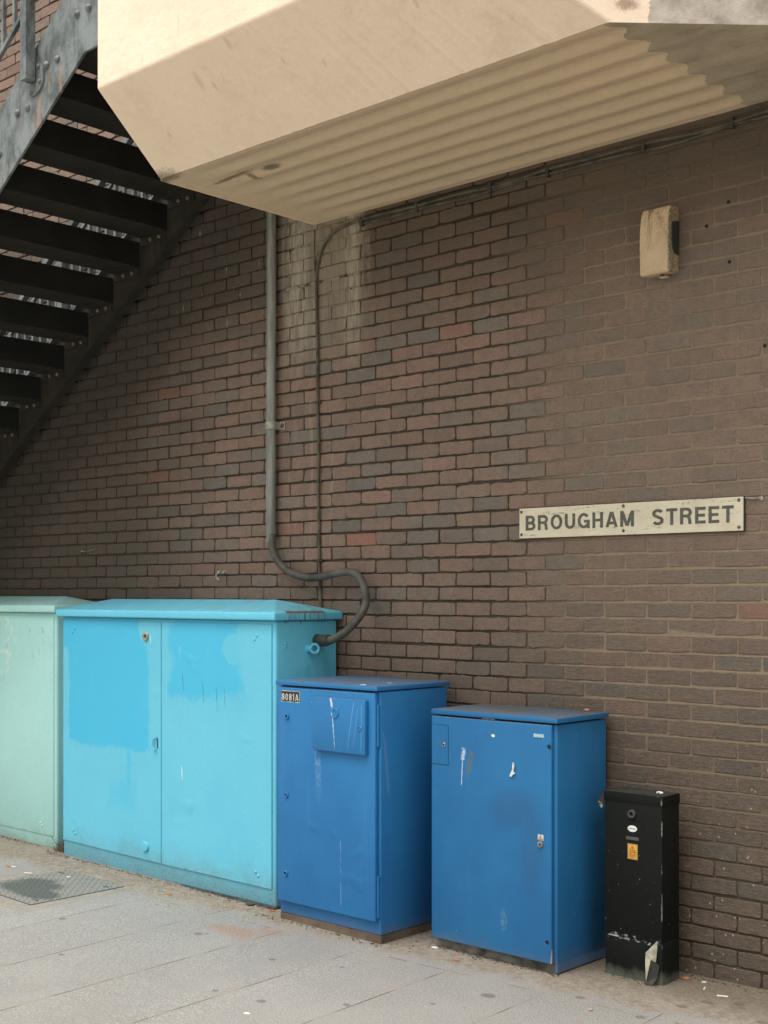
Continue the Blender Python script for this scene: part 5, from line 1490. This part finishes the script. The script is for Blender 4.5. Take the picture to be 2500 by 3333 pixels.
for i in range(1300):
    x = r_.uniform(-2.9, 3.2)
    lim = -0.44 if x < -2.27 else -0.50 if x < -0.1 else -0.60 if x < 0.75 else -0.30 if x < 0.93 else -0.42 if x < 1.66 else -0.22 if x < 1.77 else -0.25 if x < 2.07 else -0.02
    y = lim - abs(r_.gauss(0, 0.022))
    if x > 0.75 and x < 0.93 and r_.random() < 0.7: y = r_.uniform(-0.6, -0.1)
    s = 0.0012 + 0.0042 * r_.random() ** 2.5
    z = gz(x, y); a = r_.uniform(0, 6.28)
    ps = [(x + math.cos(a + k * 1.57) * s * r_.uniform(0.6, 1.5), y + math.sin(a + k * 1.57) * s * r_.uniform(0.6, 1.5)) for k in range(4)]
    poly_prism(bm, ps, None, 'z', z - 0.001, z + s * 0.7)
o = obj('grit', bm, M['pebble']); tag(o, 'dark grit and soil gathered at the foot of the wall', kind='stuff')

# dead weed tuft between the two left cabinets
def tuft():
    th = thing('weed_tuft', (-2.19, -0.40, 0.04), 'dried weed and soil clump between the mint and sky blue cabinets', 'plant')
    r2 = random.Random(2)
    bm = bmesh.new()
    for i in range(140):
        x = r2.uniform(-2.25, -2.11); y = r2.uniform(-0.47, -0.33)
        h = r2.uniform(0.02, 0.09) * (1 - abs(x + 2.16) * 4)
        p = Vector((x, y, 0.035)); d = Vector((r2.uniform(-0.5, 0.5), r2.uniform(-0.6, 0.2), 1)).normalized()
        tube(bm, [p, p + d * h * 0.6, p + d * h + Vector((r2.uniform(-0.02, 0.02), r2.uniform(-0.02, 0.02), -0.005))], [0.0018, 0.0014, 0.0006], 4)
    obj('stalks', bm, M['twig'], th)
    bm = bmesh.new(); bmesh.ops.create_icosphere(bm, subdivisions=3, radius=1)
    for v in bm.verts:
        k = 1 + 0.25 * math.sin(v.co.x * 9 + v.co.y * 7) * math.cos(v.co.z * 8)
        v.co = Vector((-2.185 + v.co.x * 0.075 * k, -0.36 + v.co.y * 0.10 * k, 0.035 + max(-0.01, v.co.z) * 0.045 * k))
    obj('soil', bm, M['pebble'], th, smooth=True)
    bm = bmesh.new(); tube(bm, smooth_path([(-2.20, -0.44, 0.06), (-2.25, -0.442, 0.085), (-2.30, -0.440, 0.118), (-2.305, -0.438, 0.125)], 4), 0.0018, 5); obj('twig', bm, M['twig'], th)
tuft()
